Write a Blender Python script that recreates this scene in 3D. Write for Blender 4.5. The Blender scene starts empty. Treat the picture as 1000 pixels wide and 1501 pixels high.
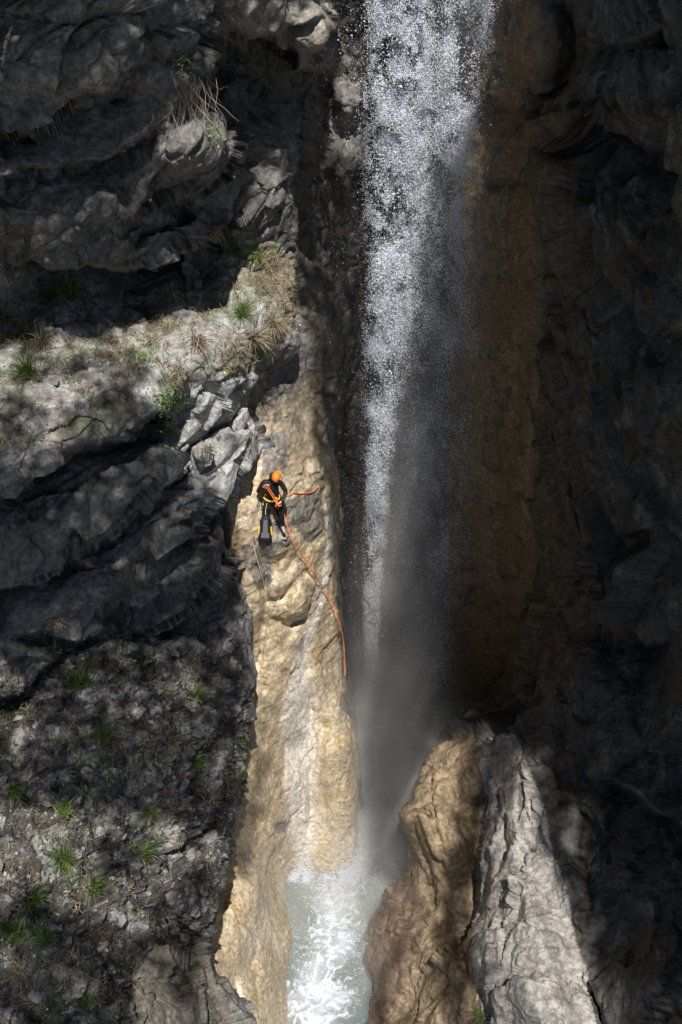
import bpy, math, random, time
import numpy as np
from mathutils import Vector, Matrix
T0 = time.time()
rng = np.random.default_rng(7)
random.seed(7)
scene = bpy.context.scene
COL = scene.collection
# ------------------------------------------------------------------ camera
PITCH = math.radians(42.0)
F = 2062.0
CAM = np.array([0.0, 0.0, 33.0])
cd = bpy.data.cameras.new('camera')
cam = bpy.data.objects.new('camera', cd)
COL.objects.link(cam)
cam.location = CAM
cam.rotation_euler = (math.radians(90) - PITCH, 0, 0)
cd.sensor_fit = 'VERTICAL'
cd.sensor_height = 36.0
cd.lens = 36.0 * F / 1501.0
cd.clip_start = 0.1
cd.clip_end = 2000
scene.camera = cam
# ------------------------------------------------------------------ sky and sun
SUN = np.array([0.05, -0.42, 0.90]); SUN /= np.linalg.norm(SUN)
world = bpy.data.worlds.new('World'); scene.world = world
world.use_nodes = True
wn = world.node_tree.nodes; wl = world.node_tree.links
wn.clear()
sky = wn.new('ShaderNodeTexSky'); sky.sky_type = 'NISHITA'; sky.sun_disc = False
sky.sun_elevation = math.asin(SUN[2]); sky.sun_rotation = math.atan2(SUN[0], SUN[1])
bg = wn.new('ShaderNodeBackground'); bg.inputs[1].default_value = 0.05
wo = wn.new('ShaderNodeOutputWorld')
wl.new(sky.outputs[0], bg.inputs[0]); wl.new(bg.outputs[0], wo.inputs[0])
sl = bpy.data.lights.new('sun', 'SUN'); sl.energy = 5.0; sl.angle = math.radians(0.5); sl.color = (1.0, 0.96, 0.9)
so = bpy.data.objects.new('sun', sl); COL.objects.link(so)
so.rotation_euler = Vector(SUN).to_track_quat('Z', 'Y').to_euler()
so.location = (20, -20, 60)
scene.view_settings.view_transform = 'Standard'
scene.view_settings.look = 'None'
scene.view_settings.gamma = 1.0
scene.view_settings.use_curve_mapping = False
scene.view_settings.exposure = 0.5
scene.render.engine = 'CYCLES'
cy = scene.cycles
cy.use_denoising = True
try: cy.denoiser = 'OPENIMAGEDENOISE'
except Exception: pass
cy.max_bounces = 5; cy.diffuse_bounces = 3; cy.glossy_bounces = 2; cy.transmission_bounces = 2
cy.volume_bounces = 1; cy.transparent_max_bounces = 16
cy.volume_step_rate = 2.0; cy.volume_max_steps = 128
cy.caustics_reflective = False; cy.caustics_refractive = False

CP, SP = math.cos(PITCH), math.sin(PITCH)
def ray(px, py):
    a = (np.asarray(px, float) - 500) / F; b = (np.asarray(py, float) - 750.5) / F
    return np.stack([a, CP - SP * b, -SP - CP * b], -1)
def at(px, py, t):
    return CAM + ray(px, py) * np.asarray(t, float)[..., None]
def proj(P):
    d = P - CAM
    t = d[..., 1] * CP - d[..., 2] * SP
    v = d[..., 1] * SP + d[..., 2] * CP
    return 500 + F * d[..., 0] / t, 750.5 - F * v / t, t
# ------------------------------------------------------------------ noise
from concurrent.futures import ThreadPoolExecutor
POOL = ThreadPoolExecutor(4)
U = np.uint32
def hash3(ix, iy, iz, seed):
    h = ix * U(374761393) + iy * U(668265263) + iz * U(1274126177) + U((seed * 974634777) & 0xffffffff)
    h = (h ^ (h >> U(13))) * U(1274126177)
    h = (h ^ (h >> U(16))) * U(2246822519)
    return h ^ (h >> U(15))
def chunked(fn, p, *a):
    """run fn over slices of the points in parallel; numpy releases the lock"""
    n = len(p)
    if n < 40000: return fn(p, *a)
    cs = [p[k:k + 40000] for k in range(0, n, 40000)]
    r = list(POOL.map(lambda c: fn(c, *a), cs))
    if isinstance(r[0], tuple): return tuple(np.concatenate([x[k] for x in r]) for k in range(len(r[0])))
    return np.concatenate(r)
def vnoise_(p, seed=0):
    fl = np.floor(p); f = (p - fl).astype(np.float32); i = fl.astype(np.int32).astype(np.uint32)
    u = f * f * f * (f * (f * 6 - 15) + 10)
    res = []
    for dz in (0, 1):
        for dy in (0, 1):
            for dx in (0, 1):
                h = hash3(i[:, 0] + U(dx), i[:, 1] + U(dy), i[:, 2] + U(dz), seed)
                k = np.float32(1 / 511.5)
                gx = (h & U(1023)).astype(np.float32) * k - 1; gy = ((h >> U(10)) & U(1023)).astype(np.float32) * k - 1; gz = ((h >> U(20)) & U(1023)).astype(np.float32) * k - 1
                res.append(gx * (f[:, 0] - dx) + gy * (f[:, 1] - dy) + gz * (f[:, 2] - dz))
    ux, uy, uz = u[:, 0], u[:, 1], u[:, 2]
    a = res[0] + (res[1] - res[0]) * ux; b = res[2] + (res[3] - res[2]) * ux
    c = res[4] + (res[5] - res[4]) * ux; d = res[6] + (res[7] - res[6]) * ux
    a = a + (b - a) * uy; c = c + (d - c) * uy
    return (a + (c - a) * uz) * np.float32(1.3)
def vnoise(p, seed=0):
    """gradient noise in about -1..1"""
    return chunked(vnoise_, p, seed)
def fbm(p, o=4, seed=0, gain=.5, lac=2.03):
    s = 0; a = 1; n = 0
    for k in range(o):
        s = s + a * vnoise(p * lac ** k + 17.3 * k, seed + k); n += a; a *= gain
    return s / n
def ridged(p, o=4, seed=0, gain=.5):
    s = 0; a = 1; n = 0
    for k in range(o):
        s = s + a * (1 - np.abs(vnoise(p * 2.07 ** k + 9.1 * k, seed + k)) * 2); n += a; a *= gain
    return s / n
def voro_(p, seed=0):
    fl = np.floor(p - .5); i0 = fl.astype(np.int32).astype(np.uint32)
    r = (p - fl).astype(np.float32)
    n = len(p)
    F1 = np.full(n, 9.0, np.float32); F2 = F1.copy(); ID = np.zeros(n, np.uint32); D = np.zeros((n, 3), np.float32)
    for dx in (0, 1):
        for dy in (0, 1):
            for dz in (0, 1):
                h = hash3(i0[:, 0] + U(dx), i0[:, 1] + U(dy), i0[:, 2] + U(dz), seed)
                j = np.stack([(h & U(1023)), ((h >> U(10)) & U(1023)), ((h >> U(20)) & U(1023))], -1).astype(np.float32) * np.float32(.85 / 1023)
                v = r - (np.array([dx, dy, dz], np.float32) + np.float32(.075) + j)
                d = np.sqrt((v * v).sum(-1))
                m = d < F1
                F2 = np.where(m, F1, np.minimum(F2, d))
                F1 = np.where(m, d, F1); ID = np.where(m, h, ID); D = np.where(m[:, None], v, D)
    return F1, F2, ID.astype(np.int64), D
def voro(p, seed=0): return chunked(voro_, p, seed)
def facets(p, seed=0, tilt=1.0, crack=.5, cw=.06):
    F1, F2, ID, D = voro(p, seed)
    I_ = ID.astype(np.uint32); k = hash3(I_, I_ >> U(7), I_ >> U(13), seed + 5).astype(np.int64)
    a = (k & 1023) / 511.5 - 1; b = ((k >> 10) & 1023) / 511.5 - 1; c = ((k >> 20) & 1023) / 511.5 - 1
    g = ((ID >> 5) & 1023) / 511.5 - 1
    h = g * .6 + tilt * (D[:, 0] * a + D[:, 1] * b + D[:, 2] * c)
    return (h - crack * np.exp(-(F2 - F1) / cw)).astype(np.float32), ID
def sstep(a, b, x):
    t = np.clip((x - a) / (b - a), 0, 1); return t * t * (3 - 2 * t)
def inpoly(px, py, poly):
    m = np.zeros(px.shape, bool); n = len(poly)
    for k in range(n):
        x1, y1 = poly[k]; x2, y2 = poly[(k + 1) % n]
        if y1 == y2: continue
        m ^= ((py < y1) != (py < y2)) & (px < (x2 - x1) * (py - y1) / (y2 - y1) + x1)
    return m
def lin(pts):
    a = np.array(pts, float)
    return lambda y: np.interp(y, a[:, 0], a[:, 1])
def rbf(cp, c=70.0):
    cp = np.array(cp, float); xy = cp[:, :2]; n = len(cp)
    d = np.sqrt(((xy[:, None] - xy[None]) ** 2).sum(-1) + c * c)
    A = np.zeros((n + 3, n + 3)); A[:n, :n] = d; A[:n, n] = 1; A[:n, n + 1:] = xy / 1000; A[n:, :n] = A[:n, n:].T
    w = np.linalg.solve(A, np.r_[cp[:, 2], 0, 0, 0])
    def f(px, py):
        s = w[n] + w[n + 1] * px / 1000 + w[n + 2] * py / 1000
        for k in range(n): s = s + w[k] * np.sqrt((px - xy[k, 0]) ** 2 + (py - xy[k, 1]) ** 2 + c * c)
        return s
    return f
def pdist(px, py, line):
    """distance to polyline, side (+ = right hand of travel direction in image, i.e. below when drawn left to right), end envelope"""
    L = np.array(line, float); seg = np.hypot(*(L[1:] - L[:-1]).T); cum = np.r_[0, np.cumsum(seg)]
    best = np.full(px.shape, 1e9); side = np.zeros(px.shape); s = np.zeros(px.shape)
    for k in range(len(seg)):
        x1, y1 = L[k]; dx, dy = (L[k + 1] - L[k]) / seg[k]
        u = np.clip((px - x1) * dx + (py - y1) * dy, 0, seg[k])
        qx = px - x1 - u * dx; qy = py - y1 - u * dy
        d = qx * qx + qy * qy
        m = d < best
        best = np.where(m, d, best); side = np.where(m, np.sign(dx * qy - dy * qx + 1e-9), side); s = np.where(m, cum[k] + u, s)
    env = sstep(0, .22 * cum[-1], np.minimum(s, cum[-1] - s))
    return np.sqrt(best), side, env
def relief(px, py, wx, wy, feats):
    """depth offsets: ('step', line, a, w, b, w2) recess below a lip; ('crack', line, a, w); ('bump', x, y, rx, ry, a, rot)"""
    out = np.zeros(px.shape)
    qx = px + wx; qy = py + wy
    for f in feats:
        if f[0] == 'bump':
            _, x, y, rx, ry, a, rot = f
            c, s = math.cos(math.radians(rot)), math.sin(math.radians(rot))
            u = ((qx - x) * c + (qy - y) * s) / rx; v = (-(qx - x) * s + (qy - y) * c) / ry
            r = u * u + v * v
            out += 1.15 * a * sstep(0, 1, np.clip(1.25 - r, 0, 1.25) / 1.25) ; continue
        line = np.array(f[1]); R = 260 if f[0] == 'step' else 60
        x0, y0 = line.min(0) - R; x1, y1 = line.max(0) + R
        m = (px > x0) & (px < x1) & (py > y0) & (py < y1)
        if not m.any(): continue
        d, sd, env = pdist(qx[m], qy[m], f[1])
        if f[0] == 'step':
            _, _, a, w, b, w2 = f
            out[m] += env * np.where(sd > 0, a * np.exp(-(d / w) ** 1.3), -b * np.exp(-d / w2))
        else:
            _, _, a, w = f
            out[m] += env * a * np.exp(-d / (w * .45)) + env * .25 * a * np.exp(-(d / (w * 2.5)) ** 2) * (sd > 0)
    return out
# ------------------------------------------------------------------ mesh helpers
def link(o, parent=None):
    COL.objects.link(o)
    if parent is not None: o.parent = parent
    return o
def tag(o, label=None, cat=None, group=None, kind=None):
    if label: o['label'] = label
    if cat: o['category'] = cat
    if group: o['group'] = group
    if kind: o['kind'] = kind
    return o
def mesh_np(name, V, Q, mat, parent=None, smooth=True, col=None):
    """V (n,3), Q (m,3|4)"""
    me = bpy.data.meshes.new(name)
    k = Q.shape[1]
    me.vertices.add(len(V)); me.vertices.foreach_set('co', V.astype(np.float32).ravel())
    me.loops.add(Q.size); me.loops.foreach_set('vertex_index', Q.astype(np.int32).ravel())
    me.polygons.add(len(Q)); me.polygons.foreach_set('loop_start', np.arange(0, Q.size, k, dtype=np.int32))
    me.polygons.foreach_set('loop_total', np.full(len(Q), k, np.int32))
    me.polygons.foreach_set('use_smooth', np.full(len(Q), smooth, bool))
    if col is not None:
        a = me.color_attributes.new('Col', 'FLOAT_COLOR', 'POINT')
        a.data.foreach_set('color', col.astype(np.float32).ravel())
    me.update(calc_edges=True)
    if mat: me.materials.append(mat)
    return link(bpy.data.objects.new(name, me), parent)
def grid_faces(nr, nc):
    i = np.arange(nr * nc).reshape(nr, nc)
    return np.stack([i[:-1, :-1], i[1:, :-1], i[1:, 1:], i[:-1, 1:]], -1).reshape(-1, 4)
def grid_normals(P):
    dr = np.gradient(P, axis=0); dc = np.gradient(P, axis=1)
    n = np.cross(dr, dc)
    n /= np.linalg.norm(n, axis=-1, keepdims=True) + 1e-9
    return n
def blur(A, k):
    for ax in (0, 1):
        for _ in range(2):
            pad = [(0, 0)] * A.ndim; pad[ax] = (k, k)
            B = np.cumsum(np.pad(A, pad, mode='edge'), axis=ax)
            B = np.concatenate([np.zeros_like(np.take(B, [0], ax)), B], ax)
            n = A.shape[ax]
            A = (np.take(B, range(2 * k + 1, 2 * k + 1 + n), ax) - np.take(B, range(0, n), ax)) / (2 * k + 1)
    return A
# ------------------------------------------------------------------ materials
def new_mat(name):
    m = bpy.data.materials.new(name); m.use_nodes = True
    nt = m.node_tree; nt.nodes.clear()
    out = nt.nodes.new('ShaderNodeOutputMaterial')
    return m, nt, out
def simple(name, col, rough=.6, spec=.4, metal=0, vary=.25, scale=30, bump=.0):
    m, nt, out = new_mat(name)
    b = nt.nodes.new('ShaderNodeBsdfPrincipled')
    tc = nt.nodes.new('ShaderNodeTexCoord')
    nz = nt.nodes.new('ShaderNodeTexNoise'); nz.inputs['Scale'].default_value = scale; nz.inputs['Detail'].default_value = 4
    nt.links.new(tc.outputs['Object'], nz.inputs['Vector'])
    mx = nt.nodes.new('ShaderNodeMix'); mx.data_type = 'RGBA'
    mx.inputs[6].default_value = (*[c * (1 - vary) for c in col], 1); mx.inputs[7].default_value = (*[min(1, c * (1 + vary)) for c in col], 1)
    nt.links.new(nz.outputs['Fac'], mx.inputs[0]); nt.links.new(mx.outputs[2], b.inputs['Base Color'])
    b.inputs['Roughness'].default_value = rough; b.inputs['Specular IOR Level'].default_value = spec; b.inputs['Metallic'].default_value = metal
    if bump:
        bp = nt.nodes.new('ShaderNodeBump'); bp.inputs['Strength'].default_value = bump; bp.inputs['Distance'].default_value = .01
        nt.links.new(nz.outputs['Fac'], bp.inputs['Height']); nt.links.new(bp.outputs[0], b.inputs['Normal'])
    nt.links.new(b.outputs[0], out.inputs[0])
    return m
def rock_mat(name, fine=1.0, bumpd=.03, spec=.3):
    m, nt, out = new_mat(name)
    N = nt.nodes; L = nt.links
    b = N.new('ShaderNodeBsdfPrincipled')
    at_ = N.new('ShaderNodeAttribute'); at_.attribute_name = 'Col'
    ge = N.new('ShaderNodeNewGeometry')
    n1 = N.new('ShaderNodeTexNoise'); n1.inputs['Scale'].default_value = 9 * fine; n1.inputs['Detail'].default_value = 8; n1.inputs['Roughness'].default_value = .68
    n2 = N.new('ShaderNodeTexNoise'); n2.inputs['Scale'].default_value = 38 * fine; n2.inputs['Detail'].default_value = 3; n2.inputs['Roughness'].default_value = .7
    for n in (n1, n2): L.new(ge.outputs['Position'], n.inputs['Vector'])
    mr = N.new('ShaderNodeMapRange'); mr.inputs[1].default_value = .3; mr.inputs[2].default_value = .7; mr.inputs[3].default_value = .38; mr.inputs[4].default_value = 1.55
    L.new(n1.outputs['Fac'], mr.inputs[0])
    mr2 = N.new('ShaderNodeMapRange'); mr2.inputs[1].default_value = .3; mr2.inputs[2].default_value = .7; mr2.inputs[3].default_value = .75; mr2.inputs[4].default_value = 1.2
    L.new(n2.outputs['Fac'], mr2.inputs[0])
    mu = N.new('ShaderNodeMath'); mu.operation = 'MULTIPLY'; L.new(mr.outputs[0], mu.inputs[0]); L.new(mr2.outputs[0], mu.inputs[1])
    vm = N.new('ShaderNodeVectorMath'); vm.operation = 'SCALE'; L.new(at_.outputs['Color'], vm.inputs[0]); L.new(mu.outputs[0], vm.inputs['Scale'])
    L.new(vm.outputs[0], b.inputs['Base Color'])
    # alpha of the attribute is wetness
    rr = N.new('ShaderNodeMapRange'); rr.inputs[3].default_value = .85; rr.inputs[4].default_value = .22
    L.new(at_.outputs['Alpha'], rr.inputs[0]); L.new(rr.outputs[0], b.inputs['Roughness'])
    b.inputs['Specular IOR Level'].default_value = spec
    ad = N.new('ShaderNodeMath'); ad.operation = 'MULTIPLY_ADD'; L.new(n2.outputs['Fac'], ad.inputs[0]); ad.inputs[1].default_value = .35; L.new(n1.outputs['Fac'], ad.inputs[2])
    bp = N.new('ShaderNodeBump'); bp.inputs['Strength'].default_value = 1; bp.inputs['Distance'].default_value = bumpd
    L.new(ad.outputs[0], bp.inputs['Height']); L.new(bp.outputs[0], b.inputs['Normal'])
    L.new(b.outputs[0], out.inputs[0])
    return m
M_rock = rock_mat('grey limestone', 1.0, .055)
M_tan = rock_mat('wet tan limestone', 1.2, .018, .5)
M_dark = rock_mat('dark wall limestone', .8, .03)
# ------------------------------------------------------------------ cliff sheets
def mixc(c, d, m):
    m = m[:, None]; return c * (1 - m) + np.array(d)[None] * m
ZB = []   # surfaces, for the depth picture used to set things on the rock
def build_sheet(name, y0, y1, stepy, Lf, Rf, stepx, tfun, feats, disp, colour, mat, wrapL=None, wrapR=None, edge_noise=6, warp=12, seed=1, soften=1, even=.35):
    ys = np.arange(y0, y1 + stepy, stepy); nr = len(ys)
    Lx = Lf(ys); Rx = Rf(ys)
    k = np.stack([ys * .013, ys * 0 + seed, ys * 0], -1)
    if wrapL: Lx = Lx + edge_noise * (fbm(k, 3, seed, .5) * 1.8)
    if wrapR: Rx = Rx + edge_noise * (fbm(k + 50, 3, seed, .5) * 1.8)
    nc = int(np.ceil((Rx - Lx).max() / stepx)) + 1
    u = np.linspace(0, 1, nc)
    PX = Lx[:, None] + (Rx - Lx)[:, None] * u[None]; PY = np.repeat(ys[:, None], nc, 1)
    q = np.stack([PX.ravel() * .012, PY.ravel() * .012, np.full(PX.size, seed)], -1)
    wx = (fbm(q, 5, seed + 3, .6) * warp * 2).reshape(PX.shape); wy = (fbm(q + 31, 5, seed + 4, .6) * warp * 2).reshape(PX.shape)
    T = tfun(PX, PY) + relief(PX, PY, wx, wy, feats)
    T = blur(T[..., None], soften)[..., 0]
    for side, wr in (('L', wrapL), ('R', wrapR)):
        if not wr: continue
        wpx, rad, back, K = wr
        d = (PX - Lx[:, None]) if side == 'L' else (Rx[:, None] - PX)
        e = np.clip(1 - d / wpx, 0, 1)
        T = T + rad * e ** 2.2
    # even out the spacing of the columns in depth, so that faces seen at a slant keep their detail
    P = at(PX, PY, T)
    sl_ = np.linalg.norm(np.diff(P, axis=1), axis=-1); sl_ = np.minimum(sl_, .5)
    cu = np.concatenate([np.zeros((nr, 1)), np.cumsum(sl_, 1)], 1); cu /= cu[:, -1:]
    mixu = (1 - even) * u[None] + even * cu
    NU = np.stack([np.interp(u, mixu[r], u) for r in range(nr)])
    NU = blur(NU[..., None], 3)[..., 0]; NU[:, 0] = 0; NU[:, -1] = 1
    T = np.stack([np.interp(NU[r], u, T[r]) for r in range(nr)])
    PX = Lx[:, None] + (Rx - Lx)[:, None] * NU
    P = at(PX, PY, T)
    for side, wr in (('L', wrapL), ('R', wrapR)):
        if not wr: continue
        wpx, rad, back, K = wr
        j = 0 if side == 'L' else -1
        e = np.arange(1, K + 1) / K
        sgn = 1 if side == 'L' else -1
        xp = PX[:, j, None] + sgn * 18 * e[None] ** .7 * 1.0
        tp = T[:, j, None] + back * e[None]
        W = at(xp, np.repeat(PY[:, :1], K, 1), tp)
        P = np.concatenate([W[:, ::-1], P], 1) if side == 'L' else np.concatenate([P, W], 1)
    sm = blur(P, 20)
    n = grid_normals(sm)
    flip = ((CAM - P) * n).sum(-1).mean() < 0
    if flip: n = -n
    sh = P.shape[:2]
    Pf = P.reshape(-1, 3); nf = n.reshape(-1, 3)
    px, py, tt = proj(Pf)
    lo, hi = disp(Pf, px, py)
    g = np.maximum(np.linalg.norm(np.gradient(P, axis=1), axis=-1), np.linalg.norm(np.gradient(P, axis=0), axis=-1))
    g = blur(g[..., None], 2)[..., 0].ravel() / (stepx / F * np.maximum(tt, 5))
    wst = (sstep(7, 15, g) if name == 'cliff_left' else sstep(3.5, 9, g))[:, None].reshape(*sh, 1)
    hi = (hi.reshape(*sh, 1) * (1 - wst) + blur(hi.reshape(*sh, 1), 4) * wst).ravel()
    lo = (lo.reshape(*sh, 1) * (1 - wst) + blur(lo.reshape(*sh, 1), 3) * wst).ravel()
    h = lo * np.clip(9 / g, .3, 1) + hi * np.clip((6.5 if name == 'cliff_left' else 4.5) / g, .02, 1) ** 1.5     # where the sheet runs steeply away its cells are long: keep it calm
    Pf = Pf + nf * h[:, None]
    px, py, tt = proj(Pf)
    G = grid_normals(Pf.reshape(*sh, 3)).reshape(-1, 3)
    if flip: G = -G
    C = colour(Pf, px, py, G, h)
    C4 = C.reshape(*sh, 4); C = (C4 * (1 - wst) + blur(C4, 3) * wst).reshape(-1, 4)
    Q = grid_faces(*sh)
    if not flip: Q = Q[:, ::-1]
    # front faces towards the viewer
    o = mesh_np(name, Pf, Q, mat, col=C)
    ZB.append((Pf, G, px, py, tt))
    print(name, sh, round(time.time() - T0, 1))
    return o
STR = np.array([-.80, -.10, -.58]); STR /= np.linalg.norm(STR)
def stretch(P, ax, k):
    """squash coordinates along an axis so that cells come out long that way"""
    d = P @ ax
    return P - (d * (1 - 1 / k))[:, None] * ax[None]
# ---- left cliff
A_cp = [(-120,-80,19),(0,-80,20),(0,0,21),(250,0,22.2),(420,0,24.3),(500,0,26.0),(480,60,25.3),(0,200,22.2),(150,120,22.3),(150,250,23.4),(0,380,24.4),(120,380,25.0),
 (250,300,25.2),(300,220,24.0),(340,130,25.2),(400,250,26.8),(430,150,27.2),(400,120,26.6),(430,300,28),
 (0,430,26.2),(200,430,27.0),(380,360,28.4),(425,400,29),(430,470,28.9),(0,540,25.9),(120,520,26.1),(0,650,25.2),(130,620,25.5),(240,580,26.4),(330,500,27.2),(385,540,29.2),(385,650,30.1),(300,690,28.4),(250,640,27.3),
 (0,800,26.4),(150,740,26.7),(300,800,28.6),(360,800,30.2),(350,900,30.6),(200,900,29.0),(0,930,28.2),
 (0,1000,28.0),(200,1000,28.9),(360,1000,31.0),(0,1500,23.6),(200,1500,25.4),(330,1500,28.0),(280,1350,28.6),(340,1200,31.0),(150,1250,26.9),(0,1250,25.6),(-120,1560,22),(-120,700,24.5),(-120,1100,26)]
A_t = rbf(A_cp, 40)
A_feat = [
 ('step', [(-60,200),(60,165),(130,140),(190,122),(215,95)], 1.0, 60, .35, 60),
 ('step', [(-60,270),(60,245),(150,230),(205,205),(240,160)], 1.0, 60, .35, 60),
 ('step', [(240,175),(270,140),(290,110),(305,60),(330,0)], 1.2, 50, .4, 50),
 ('step', [(225,285),(255,290),(285,283),(325,250),(350,225),(375,190)], 1.6, 55, .3, 30),
 ('step', [(40,330),(48,385),(75,402),(130,395),(190,402),(235,380),(275,372),(315,345),(345,300)], 2.6, 60, .5, 60),
 ('step', [(130,330),(200,310),(260,300),(282,312),(275,330),(225,350),(190,375)], .6, 40, .25, 30),
 ('step', [(340,40),(395,60),(425,85),(437,112),(468,108),(486,60)], 1.8, 60, .3, 30),
 ('step', [(300,20),(380,30),(430,28),(470,20)], .4, 20, .2, 20),
 ('step', [(-60,735),(40,690),(120,650),(190,625),(235,600),(262,560),(270,530)], 1.9, 55, .25, 60),
 ('crack', [(385,562),(352,590),(325,622),(300,650),(262,700),(240,735)], .9, 7),
 ('crack', [(352,640),(330,680),(290,730)], .35, 5),
 ('step', [(250,770),(300,742),(345,705),(390,655)], 1.0, 45, .3, 40),
 ('step', [(95,765),(125,797),(165,770),(205,742),(255,700),(275,650)], 1.5, 45, .45, 50),
 ('step', [(200,800),(224,825),(265,800),(290,778),(275,745)], .8, 40, .4, 30),
 ('step', [(-60,880),(30,850),(75,830),(112,795)], 1.1, 50, .35, 40),
 ('step', [(0,940),(60,920),(110,930),(150,915),(170,860),(190,835)], .9, 40, .35, 40),
 ('step', [(170,930),(230,905),(290,870),(330,830),(352,790)], 1.4, 60, .3, 40),
 ('step', [(-60,1040),(20,1015),(70,960),(110,935)], .9, 50, .3, 50),
 ('crack', [(243,1348),(270,1358),(290,1375),(303,1398)], .9, 6),
 ('crack', [(305,1413),(322,1432),(338,1462),(352,1501)], .7, 6),
 ('crack', [(195,1372),(200,1400),(192,1440),(185,1501)], .5, 6),
 ('bump', 210, 705, 75, 42, -.45, -35), ('bump', 300, 205, 70, 50, -.45, -35), ('bump', 130, 60, 150, 90, -.7, -10),
 ('bump', 110, 320, 80, 80, -.5, 0), ('bump', 250, 760, 50, 40, -.4, -20), ('bump', 60, 870, 70, 40, -.5, -30),
 ('bump', 330, 620, 60, 90, -.35, 35), ('bump', 455, 45, 35, 50, -.5, 0), ('bump', 120, 880, 60, 40, -.4, -20), ('bump', 340, 1230, 40, 60, -.5, 0),
 ('bump', 60, 1420, 90, 60, -.4, 0), ('bump', 250, 1060, 90, 50, -.5, 0), ('bump', 120, 1130, 80, 50, -.4, 0), ('bump', 300, 1310, 60, 50, -.4, 0),
]
terr_poly = [(-200,1000),(60,960),(170,940),(260,930),(355,930),(380,1100),(350,1200),(300,1380),(200,1400),(180,1600),(-200,1600)]
ledge_poly = [(-200,400),(60,405),(200,415),(300,380),(330,335),(400,350),(440,390),(436,480),(390,540),(300,560),(262,575),(200,625),(100,650),(0,690),(-200,720)]
def soft(px, py, poly, P, amp=14, sc=.9, seed=0):
    j = fbm(P * sc, 3, seed) * amp * 2; k = fbm(P * sc + 40, 3, seed + 9) * amp * 2
    return inpoly(px + j, py + k, poly).astype(np.float32)
def A_disp(P, px, py):
    te = inpoly(px, py, terr_poly).astype(np.float32); le = inpoly(px, py, ledge_poly).astype(np.float32)
    W = P + np.stack([fbm(P * .9, 3, 5), fbm(P * .9 + 7, 3, 6), fbm(P * .9 + 19, 3, 7)], -1) * .28
    S = stretch(W, STR, 2.6)
    ck = sstep(-.15, .35, fbm(P * 1.0 + 60, 3, 32)); up = (1 - le) * (1 - te)
    rough = sstep(-.1, .45, fbm(P * .75, 3, 31)) * (.6 + .4 * up) + .35 * le + .9 * te
    a, _ = facets(S * .55, 11, 1.5, .30 * ck, .05)
    a2, _ = facets(S * 1.15 + 3, 15, 1.6, .75 * ck, .04)
    b, _ = facets(S * 2.5 + 5, 12, 1.6, .9 * ck, .045)
    c, _ = facets(stretch(W, STR, 1.8) * 6.0 + 9, 13, 1.6, .5, .07)
    d, _ = facets(W * 15.0, 14, 1.6, .3, .1)
    k = 1 - .55 * le - .4 * te
    k = k * (1 - .75 * sstep(70, 15, A_R(py) - px) * np.maximum(sstep(820, 900, py) * sstep(1400, 1330, py), sstep(200, 240, py) * sstep(520, 480, py)))
    pz = inpoly(px, py, [(245,640),(262,560),(300,535),(385,530),(400,660),(385,720),(300,750)]).astype(np.float32)
    rough = rough * (1 - .8 * pz)
    lo = (.34 * a * (1 - .5 * pz) + .17 * a2) * k + .07 * fbm(P * 1.3, 3, 21) + te * .12 * fbm(P * 2.2, 4, 23)
    h = .058 * b * (.5 + rough - .3 * pz) + (.024 + .02 * te) * c * (.10 + rough) + (.006 + .012 * te) * d * (.1 + rough) + .012 * fbm(P * 12, 3, 22) + .012 * ridged(stretch(P, STR, 3.) * 4, 3, 24) * up
    return lo, h
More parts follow.
